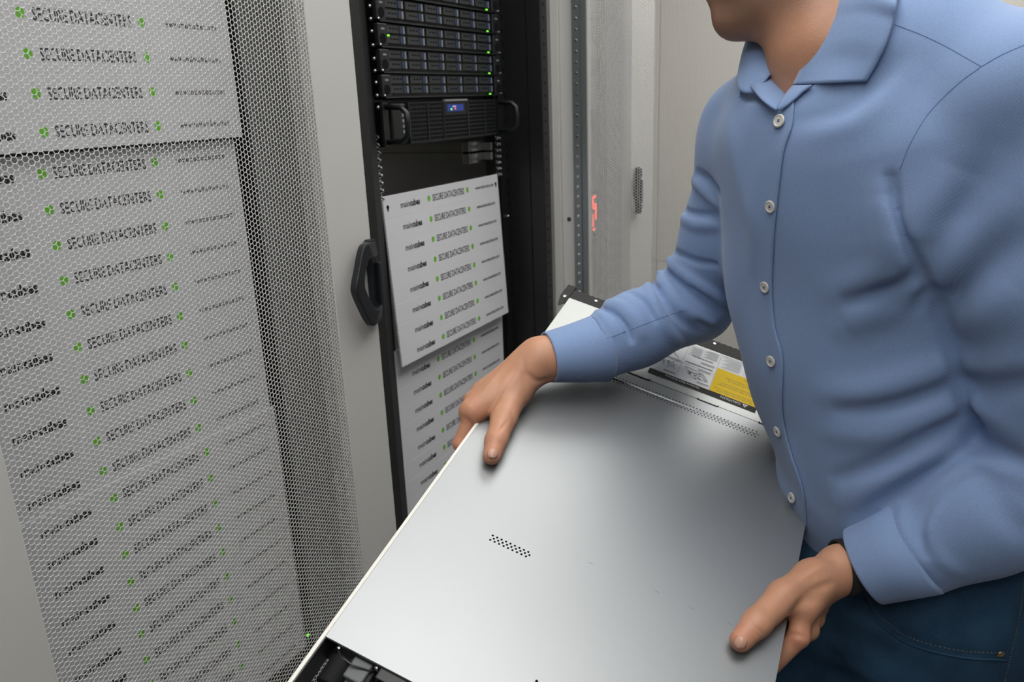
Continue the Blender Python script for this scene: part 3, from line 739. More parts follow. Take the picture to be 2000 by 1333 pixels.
def surface(f, lo, hi, h, B=8, margin=.012):
    lo = np.array(lo, float); nb = np.ceil((np.array(hi) - lo) / (h * B)).astype(int)
    I = np.stack(np.meshgrid(*[np.arange(k) for k in nb], indexing='ij'), -1).reshape(-1, 3)
    cen = lo + (I + .5) * B * h; dc = np.concatenate([f(c) for c in np.array_split(cen, max(1, len(cen) // 300000))])
    keep = np.abs(dc) < B * h * .87 * 1.35 + margin
    G = np.ones(tuple(nb * B), np.float32)
    Gb = G.reshape(nb[0], B, nb[1], B, nb[2], B)
    Gb[:] = np.sign(dc).reshape(nb)[:, None, :, None, :, None] * 1.0
    loc = np.stack(np.meshgrid(*[np.arange(B)] * 3, indexing='ij'), -1).reshape(-1, 3)
    K = I[keep]
    for ch in np.array_split(K, max(1, len(K) // 1500)):
        P = (ch[:, None, :] * B + loc[None]).reshape(-1, 3)
        G[P[:, 0], P[:, 1], P[:, 2]] = f(lo + P * h)
    s = G < 0
    ns = G.shape
    cnt = np.zeros((ns[0] - 1, ns[1] - 1, ns[2] - 1), np.uint8)
    for a in (0, 1):
        for b in (0, 1):
            for c in (0, 1): cnt += s[a:ns[0] - 1 + a, b:ns[1] - 1 + b, c:ns[2] - 1 + c]
    act = np.argwhere((cnt > 0) & (cnt < 8)); vid = np.full(cnt.shape, -1, np.int32); vid[tuple(act.T)] = np.arange(len(act))
    acc = np.zeros((len(act), 3)); m = np.zeros(len(act))
    cor = [(a, b, c) for a in (0, 1) for b in (0, 1) for c in (0, 1)]
    for i in range(8):
        for j in range(i + 1, 8):
            ca, cb = np.array(cor[i]), np.array(cor[j])
            if np.abs(ca - cb).sum() != 1: continue
            A_ = act + ca; B_ = act + cb; va = G[tuple(A_.T)]; vb = G[tuple(B_.T)]; x = (va < 0) != (vb < 0)
            t = np.where(x, va / np.where(x, va - vb, 1), 0)
            acc[x] += (ca + (cb - ca) * t[:, None])[x]; m += x
    V = lo + (act + acc / m[:, None]) * h
    F = []
    for ax in range(3):
        o = [1, 2, 0][ax], [2, 0, 1][ax]
        sl0 = [slice(1, None)] * 3; sl0[ax] = slice(0, -1); sl1 = list(sl0); sl1[ax] = slice(1, None)
        a = s[tuple(sl0)]; b = s[tuple(sl1)]; e = np.argwhere(a != b); inside = a[tuple(e.T)]
        off = np.ones(3, int); off[ax] = 0; e = e + off
        ok = np.all(e < np.array(cnt.shape), axis=1) & np.all(e >= 0, axis=1) ; e = e[ok]; inside = inside[ok]
        u = np.zeros(3, int); u[o[0]] = 1; w = np.zeros(3, int); w[o[1]] = 1
        q = np.stack([vid[tuple((e - u - w).T)], vid[tuple((e - w).T)], vid[tuple(e.T)], vid[tuple((e - u).T)]], 1)
        q = np.where(inside[:, None], q, q[:, ::-1]); q = q[(q >= 0).all(1)]; F.append(q)
    return V, np.concatenate(F)
def relax(V, F, it=4, lam=.5):
    E = np.concatenate([F[:, [0, 1]], F[:, [1, 2]], F[:, [2, 3]], F[:, [3, 0]]]); E = np.concatenate([E, E[:, ::-1]]); n = len(V)
    cnt = np.bincount(E[:, 0], minlength=n).astype(float); cnt[cnt == 0] = 1
    for k in range(it):
        A = np.stack([np.bincount(E[:, 0], weights=V[E[:, 1], i], minlength=n) for i in range(3)], 1) / cnt[:, None]
        V = V + (A - V) * (lam if k % 2 == 0 else -lam * 1.04)
    return V
def np_mesh(name, V, F, m, smooth=True):
    me = bpy.data.meshes.new(name); me.vertices.add(len(V)); me.vertices.foreach_set('co', np.ascontiguousarray(V, dtype=np.float32).ravel())
    me.loops.add(F.size); me.loops.foreach_set('vertex_index', np.ascontiguousarray(F, dtype=np.int32).ravel())
    me.polygons.add(len(F)); me.polygons.foreach_set('loop_start', np.arange(0, F.size, F.shape[1], dtype=np.int32))
    me.update(calc_edges=True); me.validate()
    if m: me.materials.append(m)
    if smooth: me.shade_smooth()
    return me
def march(f, px, off=0.0, d0=.5, d1=1.6):
    """points of surface f seen at photograph pixels px (n x 2), and the outward normals there."""
    px = np.array(px, float); D = np.stack([R @ np.array([(x - 1000) / FPX, (y - 666.5) / FPX, 1.0]) for x, y in px]); ln = np.linalg.norm(D, axis=1); D /= ln[:, None]
    t = np.full(len(px), d0); best = np.full(len(px), 9.); bt = t.copy()
    for _ in range(90):
        d = f(CAM + D * t[:, None]); u = (d < best); bt = np.where(u, t, bt); best = np.where(u, d, best)
        t = np.minimum(t + np.maximum(d * .7, -.01), d1 * ln)
    hit = np.abs(d) < .004; t = np.where(hit, t, bt)
    P = CAM + D * t[:, None]; e = 1.5e-3
    N = np.stack([f(P + np.eye(3)[i] * e) - f(P - np.eye(3)[i] * e) for i in range(3)], 1); N /= np.linalg.norm(N, axis=1)[:, None] + 1e-9
    return P + N * off, N
# ---------------------------------------------------------------- the man: joints
UP = np.array([0, 0, 1.0]); FB = nrm([-.848, .520, 0]); SB = nrm([-.520, -.848, 0])
sternum = pix(1525, 237, .86); belly = pix(1550, 972, 1.0)
chest_c = sternum - FB * .118
hip_c = belly - FB * .128
def spine(z): t = (z - belly[2]) / (sternum[2] - belly[2]); return hip_c + (chest_c - hip_c) * t
SRJ = cw(.318, -.285, 1.05); ELR = pix(1366, 598, 1.195); WRR = pix(1052, 703, 1.12); CUR = pix(1085, 699, 1.125)
SLJ = cw(.480, -.232, .762); ELL = pix(2060, 905, .855); WRL = pix(1643, 1110, .943); CUL = pix(1690, 1106, .945)
CSR = pix(1172, 681, 1.143); CER = pix(1071, 699, 1.122); CSL = pix(1788, 1066, .915); CEL = pix(1690, 1106, .945); dR = nrm(CER - CSR); dL = nrm(CEL - CSL)   # cuff seams and cuff ends
TB = hip_c.copy(); TB[2] = 0
dsp = (chest_c - hip_c) / (chest_c[2] - hip_c[2])
def sec(z, a, bf, bb, ds=0.0): q = spine(z); r_ = q - TB; return (z, a, bf, bb, r_ @ FB, r_ @ SB + ds)
torso_secs = [sec(.925, .140, .104, .118, .018), sec(.955, .144, .112, .122, .024), sec(.985, .142, .116, .125, .030), sec(1.02, .140, .117, .125, .036), sec(1.10, .161, .120, .12, .014), sec(1.20, .170, .120, .12, .006), sec(1.30, .178, .122, .125, .002),
              sec(1.38, .178, .122, .13), sec(1.44, .165, .120, .125), sec(1.475, .135, .108, .110), sec(1.50, .105, .085, .09), sec(1.525, .075, .066, .075)]
torso = loft(TB, UP, SB, FB, torso_secs)
NB = cw(.366, -.305, .908)
neckb = NB + UP * .0
sh_items = [(torso, 0),
    (chain([NB - UP * .01, (NB + SRJ) / 2 + UP * .012, SRJ], [.058, .062, .062], .03), .06),
    (chain([NB - UP * .01, (NB + SLJ) / 2 + UP * .032, SLJ + UP * .008], [.058, .066, .070], .03), .06),
    (cone(SLJ - SB * .07 - UP * .05 + FB * .02, SLJ - SB * .05 - UP * .12 + FB * .02, .07, .06), .05),
    (chain([SRJ, SRJ + (ELR - SRJ) * .55 + cv(.004, 0, 0), ELR + cv(-.006, -.012, 0)], [.060, .053, .054], .03), .028),
    (clipped(chain([ELR + cv(-.004, 0, 0), ELR + (CUR - ELR) * .45 + cv(0, .002, 0), CSR], [.056, .050, .0455], .03), CSR, dR, .006), .030),
    (chain([SLJ, SLJ + (ELL - SLJ) * .5 + cv(.0, 0, -.005), ELL], [.074, .070, .064], .03), .016),
    (clipped(chain([ELL, ELL + (CSL - ELL) * .5 + cv(0, .006, 0), CSL], [.062, .060, .0535], .03), CSL, dL, .006), .016)]
shirt_base = combine(sh_items)
FOLDS = []                                   # (pixel polyline, amplitude, width)
FK = (1, 1)
def fold(pl, amp, wd): FOLDS.append((pl, amp * FK[0], wd * FK[1]))
# right sleeve (far arm)
FK = (2.0, .66)
fold([(1362, 338), (1385, 352), (1405, 375)], -.006, .008); fold([(1355, 352), (1375, 372), (1400, 398)], .005, .010)
fold([(1330, 405), (1352, 418), (1382, 421), (1400, 420)], -.007, .006); fold([(1330, 425), (1360, 438), (1395, 440)], .004, .012)
fold([(1310, 487), (1335, 500), (1365, 512), (1400, 516)], -.005, .007)
fold([(1300, 503), (1330, 530), (1370, 560), (1415, 590)], .007, .010); fold([(1292, 515), (1320, 548), (1362, 585), (1412, 612)], -.008, .007)
fold([(1280, 525), (1305, 565), (1340, 605), (1395, 635)], .007, .010); fold([(1268, 535), (1290, 580), (1325, 622), (1368, 652)], -.007, .007)
fold([(1262, 545), (1275, 590), (1300, 640), (1330, 672)], .005, .010)
fold([(1185, 590), (1215, 600), (1240, 625), (1255, 655)], .005, .009); fold([(1172, 602), (1200, 615), (1222, 640), (1232, 665)], -.006, .006)
fold([(1165, 610), (1185, 628), (1200, 655)], .004, .008); fold([(1228, 572), (1255, 590), (1278, 625)], -.004, .008)
fold([(1345, 555), (1375, 575), (1402, 600)], -.004, .005); fold([(1362, 622), (1380, 640), (1410, 640)], -.005, .006)
FK = (1, 1)
# chest and belly
fold([(1425, 230), (1435, 300), (1455, 390), (1470, 440)], .004, .018)
fold([(1560, 235), (1650, 215), (1700, 170), (1740, 130)], -.004, .012); fold([(1590, 260), (1690, 225), (1760, 150)], .004, .016)
fold([(1742, 350), (1750, 400), (1765, 455), (1790, 520), (1822, 572)], -.011, .007); fold([(1822, 572), (1845, 640), (1870, 740), (1885, 800), (1905, 835)], -.009, .007); fold([(1730, 380), (1738, 450), (1745, 520)], .007, .016)
fold([(1660, 590), (1720, 565), (1775, 540), (1790, 530)], -.007, .009); fold([(1640, 570), (1700, 545), (1760, 520)], .006, .018)
fold([(1650, 640), (1700, 615), (1760, 600)], .006, .018); fold([(1790, 605), (1805, 580), (1822, 568)], -.007, .007)
fold([(1620, 770), (1700, 765), (1800, 735), (1870, 700)], .006, .018); fold([(1640, 800), (1720, 795), (1800, 775), (1880, 745)], -.006, .010)
fold([(1630, 850), (1720, 850), (1800, 820), (1880, 790)], .005, .016)
fold([(1640, 935), (1720, 905), (1800, 860), (1890, 815)], -.008, .010); fold([(1650, 985), (1720, 950), (1790, 915), (1850, 885)], .006, .016)
fold([(1690, 1010), (1750, 965), (1820, 925), (1890, 900)], -.008, .014)
fold([(1540, 860), (1560, 930), (1580, 990)], .003, .012); fold([(1480, 330), (1475, 430), (1470, 520)], .003, .014)
# near sleeve
fold([(1880, 330), (1830, 400), (1790, 470)], .006, .022); fold([(1930, 300), (1880, 390), (1830, 470), (1800, 540)], -.005, .018)
fold([(1990, 380), (1930, 450), (1870, 520), (1830, 560)], .006, .022); fold([(2000, 440), (1920, 520), (1850, 585)], -.005, .018)
fold([(1990, 560), (1920, 610), (1850, 640)], .005, .02); fold([(2010, 700), (1940, 720), (1880, 715)], .006, .018); fold([(2010, 745), (1950, 755), (1890, 750)], -.006, .014)
fold([(1905, 770), (1920, 800), (1960, 830)], .006, .014); fold([(1995, 900), (1950, 880), (1915, 860), (1905, 830)], -.010, .012)
fold([(1995, 935), (1940, 905), (1895, 905), (1850, 930), (1810, 965)], .007, .013)
fold([(1905, 925), (1850, 960), (1810, 1000), (1795, 1040), (1805, 1080)], -.006, .008); fold([(1925, 935), (1960, 1000), (2010, 1050)], -.006, .012)
fold([(1880, 930), (1830, 985), (1815, 1040), (1830, 1090), (1870, 1120)], .006, .010)
fold([(1755, 985), (1768, 1040), (1795, 1090), (1835, 1132)], .004, .007)
# yoke and sleeve seams
curves = []
for pl, amp, wd in FOLDS:
    n = 9; q = dense(pl, n); P, N = march(shirt_base, q); curves.append((P, amp, wd))
rng = np.random.RandomState(3)
WV = [(nrm(rng.normal(size=3)), rng.uniform(0, 6.28), rng.uniform(18, 60)) for _ in range(10)]
def ripple(p, a):
    return sum(np.sin(p @ (k * w) + ph) / (w / 30) for k, ph, w in WV) * a
shirt_folded = fold_field(shirt_base, curves)
dR = nrm(CER - CSR); dL = nrm(CEL - CSL)
neck_in = cone(NB - UP * .045 + FB * .012, NB + UP * .1 - FB * .0, .060, .064)
CPF = pix(1520, 212, .862); _b = NB - FB * .075 + UP * .035; CPN = nrm(np.cross(SB, CPF - _b)); CPN = CPN * np.sign(CPN[2])
neck_v = cone(pix(1546, 168, .895), pix(1545, 60, .92), .022, .045)
def shirt_f(p):
    d = shirt_folded(p).copy()
    m = np.abs(d) < .03; d[m] += ripple(p[m], .0009)
    nn = np.linalg.norm(p - NB, axis=1) < .2                  # open neck
    if nn.any():
        q = p[nn]; near = np.linalg.norm((q - NB) - ((q - NB) @ UP)[:, None] * UP, axis=1) < .098
        d[nn] = np.maximum(d[nn], np.where(near, (q - CPF) @ CPN - .5 * np.maximum((q - CPF) @ SB, 0), -1)); d[nn] = np.maximum(d[nn], -neck_in(q))
    return d
shirt_f.c = None

# ---------------------------------------------------------------- hands
def hand_items(Wr, mcps, pips, dips, tips, rr, thumb, tr, flat, palm_r=.017, fore=None, wr=.021):
    it = []
    if fore is not None: it.append((chain(fore[0], fore[1], .02, fore[2], fore[3]), 0))
    for i, m in enumerate(mcps):
        it.append((cone(Wr, m, wr, palm_r - .0012 * i, flat, 1.25), .014))
    it.append((cone(thumb[0], mcps[0], .017, .012, flat, 1.2), .016)); it.append((cone(Wr, thumb[0], wr + .001, tr[0]), .016))
    it.append((chain(thumb, tr, .007), .010))
    for i in range(4):
        r0 = rr[i]; it.append((chain([mcps[i], pips[i], dips[i], tips[i]], [r0 * 1.10, r0 * 1.02, r0 * .93, r0 * .80], .005), .005))
    return it
# right hand: index nearest the camera; fingers drop outside the left edge and curl under the chassis
mR = [pix(922, 806, 1.087), pix(926, 785, 1.108), pix(940, 765, 1.128), pix(958, 750, 1.146)]
vR = [.338, .362, .385, .406]
pR = [S(-.0150, v, -.030) for v in vR]; dRr = [S(.004, v - .002, -.054) for v in vR]; tR = [S(.026, v - .004, -.055) for v in vR]
thR = [pix(1008, 765, 1.105), pix(984, 818, 1.068), pix(969, 862, 1.036), pix(960.5, 891, 1.0185)]
foreR = ([ELR + (WRR - ELR) * .35, CUR, WRR, WRR + (mR[1] - WRR) * .18], [.034, .0280, .0265, .025], nrm(cv(.2, -.3, 1)), 1.0)
itR = hand_items(WRR, mR, pR, dRr, tR, [.0098, .0100, .0096, .0085], thR, [.0195, .0172, .0142, .0118], nrm(cv(.3, -.2, 1)), .0175, foreR)
# left hand
mL = [pix(1566, 1190, .905), pix(1586, 1178, .932), pix(1602, 1166, .958), pix(1614, 1152, .980)]
pL = [pix(1560, 1244, .898), pix(1578, 1230, .926), pix(1590, 1208, .952), pix(1600, 1186, .975)]
vL = [.225, .250, .274, .297]
dL_ = [S(SWD - .002, v, -.056) for v in vL]; tL = [S(SWD - .026, v + .001, -.056) for v in vL]
thL = [pix(1588, 1132, .925), pix(1530, 1166, .901), pix(1478, 1218, .873), pix(1447, 1252, .8575)]
foreL = ([ELL + (WRL - ELL) * .3, CUL, WRL, WRL + (mL[1] - WRL) * .2], [.032, .0235, .0225, .021], nrm(cv(.1, -.3, 1)), 1.0)
itL = hand_items(WRL, mL, pL, dL_, tL, [.0115, .0118, .0112, .0098], thL, [.0205, .0178, .0150, .0122], nrm(cv(.2, -.4, 1)), .018, foreL, .0165)
handR = combine(itR); handL = combine(itL)

# ---------------------------------------------------------------- head
fh = nrm(cv(-.90, .42, .20)); uh = cv(-.037, -.956, -.29); uh = nrm(uh - fh * (fh @ uh)); lh = np.cross(uh, fh)
chin = pix(1424, 46, .93)
E0 = chin - fh * .098 + uh * .066
AXH = [fh, lh, uh]
def hp_(a, b, c): return E0 + fh * a + lh * b + uh * c
head_items = [(ellip(hp_(-.004, 0, .060), AXH, (.098, .077, .092)), 0), (ellip(hp_(.045, 0, .01), AXH, (.056, .060, .085)), .03)]
for s in (-1, 1):
    head_items += [(chain([hp_(.004, s * .050, -.012), hp_(.012, s * .050, -.036), hp_(.062, s * .030, -.062), hp_(.088, s * .010, -.068)], [.020, .019, .017, .018], .02), .02),
                   (ellip(hp_(.060, s * .040, .015), AXH, (.030, .024, .028)), .02),
                   (ellip(hp_(.088, s * .033, .045), AXH, (.014, .016, .013)), .006),
                   (ellip(hp_(-.002, s * .080, .018), AXH, (.017, .007, .031)), .008),
                   (cone(hp_(.101, 0, -.0185), hp_(.090, s * .024, -.022), .0065, .0035), .005),
                   (cone(hp_(.101, 0, -.0305), hp_(.089, s * .022, -.0255), .0075, .0035), .005)]
head_items += [(ellip(hp_(.093, 0, -.058), AXH, (.020, .022, .021)), .018), (cone(hp_(.097, 0, .050), hp_(.121, 0, .010), .008, .0115), .012), (ellip(hp_(.085, 0, -.022), AXH, (.020, .032, .028)), .014),
               (cone(hp_(.0, 0, -.040), hp_(.062, 0, -.058), .046, .026), .03)]
neck = [(chain([hp_(-.018, 0, -.01), NB + UP * .03 + FB * .012, NB - UP * .03], [.058, .060, .062], .02), .035)]
# ---------------------------------------------------------------- legs
HJL = spine(.93) + SB * .105 - FB * .03; HJR = spine(.93) - SB * .075 - FB * .005
KNL = HJL + np.array([0, 0, -.43]) + FB * .050 + SB * .02; KNR = HJR + np.array([0, 0, -.43]) + FB * .150 + SB * .05
ANL = HJL + np.array([0, 0, -.845]) + FB * .0 + SB * .03; ANR = HJR + np.array([0, 0, -.845]) + FB * .08 - SB * .02
for a in (ANL, ANR): a[2] = .085
pel = [sec(.80, .172, .108, .15), sec(.88, .180, .112, .165, .008), sec(.945, .152, .098, .140, .018), sec(.985, .136, .092, .118, .022)]
jeans_base = combine([(loft(TB, UP, SB, FB, pel), 0),
    (chain([HJL, KNL, ANL + UP * .02], [.122, .082, .060], .04), .04), (chain([HJR, KNR, ANR + UP * .02], [.106, .070, .058], .04), .04)])
core = combine([(loft(TB, UP, SB, FB, [(z, a * .80, b * .76, c * .78, e, g) for z, a, b, c, e, g in torso_secs[:-2]]), 0)] +
    [(cone(NB - UP * .02, SRJ, .045, .045), .03), (cone(NB - UP * .02, SLJ, .045, .045), .03),
     (chain([SRJ, ELR], [.044, .040], .02), .02), (chain([SLJ, ELL], [.046, .042], .02), .02), (chain([ELR, CSR], [.040, .026], .02), .02), (chain([ELL, CSL], [.043, .024], .02), .02)] + 
    [(loft(TB, UP, SB, FB, [(z, a * .84, b * .80, c * .84, e, g) for z, a, b, c, e, g in pel]), .03),
     (chain([HJL, KNL, ANL - UP * .02], [.082, .054, .038], .03), .03), (chain([HJR, KNR, ANR - UP * .02], [.082, .054, .038], .03), .03),
     (cone(ANL - UP * .035, ANL - UP * .045 + FB * .14, .036, .030), .02), (cone(ANR - UP * .035, ANR - UP * .045 + FB * .14, .036, .030), .02)])
bodyhead = combine([(core, 0), (combine(head_items + neck), .02)])

M_SKIN = bpy.data.materials.new('skin'); M_SKIN.use_nodes = True
nt = M_SKIN.node_tree; N = nt.nodes; L = nt.links; b = N['Principled BSDF']
b.inputs['Roughness'].default_value = .46; b.inputs['Subsurface Weight'].default_value = .18; b.inputs['Subsurface Radius'].default_value = (1, .35, .2); b.inputs['Subsurface Scale'].default_value = .006
at = N.new('ShaderNodeAttribute'); at.attribute_name = 'tone'
tc = N.new('ShaderNodeTexCoord'); n1 = N.new('ShaderNodeTexNoise'); n1.inputs['Scale'].default_value = 45; n1.inputs['Detail'].default_value = 5; L.new(tc.outputs['Object'], n1.inputs['Vector'])
mx = N.new('ShaderNodeMix'); mx.data_type = 'RGBA'; mx.blend_type = 'MULTIPLY'; mx.inputs['Factor'].default_value = 1
cr = N.new('ShaderNodeMapRange'); cr.inputs['To Min'].default_value = .84; cr.inputs['To Max'].default_value = 1.14; L.new(n1.outputs['Fac'], cr.inputs['Value'])
cc = N.new('ShaderNodeCombineColor'); [L.new(cr.outputs[0], cc.inputs[i]) for i in range(3)]
L.new(at.outputs['Color'], mx.inputs['A']); L.new(cc.outputs[0], mx.inputs['B']); L.new(mx.outputs['Result'], b.inputs['Base Color'])
n2 = N.new('ShaderNodeTexVoronoi'); n2.inputs['Scale'].default_value = 900; L.new(tc.outputs['Object'], n2.inputs['Vector'])
bp = N.new('ShaderNodeBump'); bp.inputs['Strength'].default_value = .25; bp.inputs['Distance'].default_value = .0006; L.new(n2.outputs['Distance'], bp.inputs['Height']); L.new(bp.outputs[0], b.inputs['Normal'])

person = empty('person', (hip_c[0], hip_c[1], 0), 'man in a light blue shirt and jeans carrying the silver server chassis', 'person')
PO = Vector((hip_c[0], hip_c[1], 0))
def pmesh(name, V, F, m, parent=None, smooth=True):
    o = meshobj(name, np_mesh(name, np.asarray(V) - np.array(PO), F, m, smooth), parent or person); return o
# skin creases (grooves) on the hands
def crease(f, lst):
    cs = []
    for pl, amp, wd in lst:
        P, _ = march(f, dense(pl, 7)); cs.append((P, amp, wd))
    return fold_field(f, cs)
handRf = crease(handR, [([(952, 866), (966, 860), (984, 866)], -.0010, .0012), ([(953, 871), (967, 866), (982, 872)], -.0008, .001), ([(957, 859), (968, 855), (979, 858)], -.0006, .001),
    ([(998, 800), (1003, 820), (1000, 838)], -.0012, .002), ([(955, 790), (975, 760), (1000, 725)], .0014, .0035), ([(938, 772), (960, 745), (985, 715)], .0012, .003), ([(962, 815), (985, 770), (1010, 735)], .0012, .004),
    ([(1030, 730), (1050, 745), (1080, 738)], -.0025, .004), ([(1022, 705), (1024, 735), (1030, 755)], -.002, .004), ([(905, 815), (915, 822), (930, 835)], -.0015, .003), ([(990, 825), (978, 838), (962, 842)], -.0012, .003)])
handLf = crease(handL, [([(1462, 1216), (1478, 1228), (1492, 1240)], -.0010, .0013), ([(1456, 1222), (1470, 1234), (1484, 1244)], -.0008, .001), ([(1600, 1165), (1570, 1175), (1548, 1195)], -.003, .006),
    ([(1620, 1100), (1580, 1120), (1545, 1150)], .002, .005), ([(1625, 1140), (1600, 1150), (1578, 1158)], -.003, .005), ([(1530, 1245), (1550, 1240), (1572, 1246)], -.0014, .003)])
def bbx(P, r): P = np.array(P); return P.min(0) - r, P.max(0) + r
fineR = combine([(handRf, 0)]); fineL = handLf
VR, FR = surface(lambda p: handRf(p), *bbx([WRR + (CUR - WRR) * 1.3] + mR + pR + tR + thR, .035), .0015)
VL, FL = surface(lambda p: handLf(p), *bbx([WRL + (CUL - WRL) * 1.3] + mL + pL + tL + thL, .035), .0015)
VB_, FB_ = surface(bodyhead, *bbx([E0 + UP * .17, ANL - UP * .085, ANR - UP * .085, ELR, ELL, SRJ, SLJ, CUR, CUL, hp_(.13, 0, 0), ANL + FB * .18, ANR + FB * .18, hip_c - FB * .14, hip_c - SB * .18, hip_c + SB * .2], .07), .005)
VV = np.concatenate([VB_, VR, VL]); FF = np.concatenate([FB_, FR + len(VB_), FL + len(VB_) + len(VR)])
body = pmesh('body', VV, FF, M_SKIN)
tone = np.tile(np.array([.56, .285, .175, 1.0]), (len(VV), 1))
def paint(c, r, col, s=1.0):
    w = np.exp(-(np.linalg.norm(VV - np.asarray(c), axis=1) / r) ** 2) * s; tone[:, :3] = tone[:, :3] * (1 - w[:, None]) + np.array(col) * w[:, None]
for c, r in ((thR[3], .014), (mR[0], .016), (thR[2], .012), (thL[3], .014), (pR[0], .015), (pL[0], .016), (mL[0], .012)): paint(c, r, (.60, .21, .135), .65)
hl = (VV - E0) @ np.array([fh, lh, uh]).T
inhead = np.linalg.norm(VV - hp_(.03, 0, 0), axis=1) < .17
beard = inhead * (1 / (1 + np.exp((hl[:, 2] + .012 + .25 * np.maximum(.07 - hl[:, 0], 0)) / .008))) * (1 / (1 + np.exp((-hl[:, 2] - .085) / .012))) * (1 / (1 + np.exp((-hl[:, 0] - .0) / .01)))
lipm = np.exp(-((hl[:, 0] - .103) / .012) ** 2 - ((hl[:, 2] + .0245) / .009) ** 2 - (hl[:, 1] / .024) ** 2) * inhead
chm = np.exp(-np.sum(((hl - np.array([.108, 0, -.05])) / np.array([.02, .02, .02])) ** 2, axis=1)) * inhead
beard = np.clip(beard * (1 - .5 * chm) * .86, 0, 1); tone[:, :3] = tone[:, :3] * (1 - beard[:, None]) + np.array([.17, .10, .07]) * beard[:, None]
tone[:, :3] = tone[:, :3] * (1 - lipm[:, None] * .8) + np.array([.42, .14, .11]) * lipm[:, None] * .8
ca = body.data.color_attributes.new('tone', 'FLOAT_COLOR', 'POINT'); ca.data.foreach_set('color', tone.ravel())
# nails
def nail(f, cpx, wdt, ln_, ax_px, name='thumbnail'):
    P, Nn = march(f, [cpx, ax_px]); c, n = P[0], Nn[0]; a = nrm((P[1] - c) - n * ((P[1] - c) @ n)); t = np.cross(n, a); vs = []; ns, nl = 9, 9
    for i in range(nl):
        v = -1 + 2 * i / (nl - 1)
        for j in range(ns):
            u = -1 + 2 * j / (ns - 1); w = wdt * (1 - .9 * abs(v) ** 3.2) ** .5
            q = c + t * u * w + a * v * ln_; vs.append(q + n * (.0012 - .0035 * u * u - .0012 * v * v))
    fs = np.array([[i * ns + j, i * ns + j + 1, (i + 1) * ns + j + 1, (i + 1) * ns + j] for i in range(nl - 1) for j in range(ns - 1)])
    o = pmesh(name, np.array(vs), fs, mat('nail', (.62, .36, .27), .28, noise=.06, nscale=60), body); md = o.modifiers.new('s', 'SOLIDIFY'); md.thickness = .0006; md.offset = -1; return o
nail(handR, (962, 886), .0066, .0062, (960, 896)); nail(handL, (1446, 1257), .0062, .0062, (1441, 1266))
# hair, brows, eyes (above the frame)
hair_f = lambda p: np.maximum(np.maximum(ellip(hp_(-.012, 0, .068), AXH, (.106, .085, .096))(p), -((p - hp_(.0, 0, .06)) @ nrm(uh * 1 - fh * 1.2))), -(ellip(hp_(-.004, 0, .060), AXH, (.098, .077, .092))(p) + .002))
Vh, Fh = surface(hair_f, *bbx([hp_(0, 0, .07)], .12), .004); pmesh('hair', Vh, Fh, mat('brown_hair', (.05, .03, .018), .6, bump=.6, bscale=300, stretch=(1, 1, .2)))
for s in (-1, 1):
    c = hp_(.0925, s * .033, .045) - np.array(PO); MB().lathe(c - fh * .008, fh, [(.002, 0), (.010, .003), (.0118, .009), (.009, .0155), (.003, .0185)], 20).obj('eye', mat('eye_white', (.75, .72, .7), .2), person, smooth=True)
    MB().tube([hp_(.094, s * .014, .068) - np.array(PO), hp_(.098, s * .030, .073) - np.array(PO), hp_(.088, s * .050, .068) - np.array(PO)], [.003, .004, .002], n=8).obj('eyebrow', MATS['brown_hair'], person, smooth=True)
# ---------------------------------------------------------------- clothes
M_SHIRT = bpy.data.materials.new('light_blue_oxford'); M_SHIRT.use_nodes = True
nt = M_SHIRT.node_tree; N = nt.nodes; L = nt.links; b = N['Principled BSDF']; b.inputs['Roughness'].default_value = .75; b.inputs['Specular IOR Level'].default_value = .25
b.inputs['Sheen Weight'].default_value = .25; b.inputs['Sheen Roughness'].default_value = .5
tc = N.new('ShaderNodeTexCoord'); w1 = N.new('ShaderNodeTexWave'); w1.inputs['Scale'].default_value = 165; w1.wave_type = 'BANDS'; w1.bands_direction = 'DIAGONAL'; L.new(tc.outputs['Object'], w1.inputs['Vector'])
n1 = N.new('ShaderNodeTexNoise'); n1.inputs['Scale'].default_value = 700; n1.inputs['Detail'].default_value = 3; L.new(tc.outputs['Object'], n1.inputs['Vector'])
ad = N.new('ShaderNodeMath'); ad.operation = 'MULTIPLY_ADD'; ad.inputs[1].default_value = .26; L.new(w1.outputs['Fac'], ad.inputs[0]); L.new(n1.outputs['Fac'], ad.inputs[2])
mr = N.new('ShaderNodeMapRange'); mr.inputs['From Min'].default_value = .2; mr.inputs['From Max'].default_value = 1.1; L.new(ad.outputs[0], mr.inputs['Value'])
mx = N.new('ShaderNodeMix'); mx.data_type = 'RGBA'; mx.inputs['A'].default_value = (.175, .265, .47, 1); mx.inputs['B'].default_value = (.255, .365, .60, 1)
L.new(mr.outputs[0], mx.inputs['Factor']); L.new(mx.outputs['Result'], b.inputs['Base Color'])
bp = N.new('ShaderNodeBump'); bp.inputs['Strength'].default_value = .16; bp.inputs['Distance'].default_value = .0004; L.new(ad.outputs[0], bp.inputs['Height']); L.new(bp.outputs[0], b.inputs['Normal'])
Vs, Fs = surface(shirt_f, *bbx([NB + UP * .09, SRJ, ELR, CUR, SLJ + UP * .01, ELL, CUL, hip_c - FB * .14, hip_c + FB * .14, hip_c - SB * .19, hip_c + SB * .19, hip_c - UP * .06], .08), .0029)
Vs = relax(Vs, Fs, 4)
shirt = pmesh('shirt', Vs, Fs, M_SHIRT)
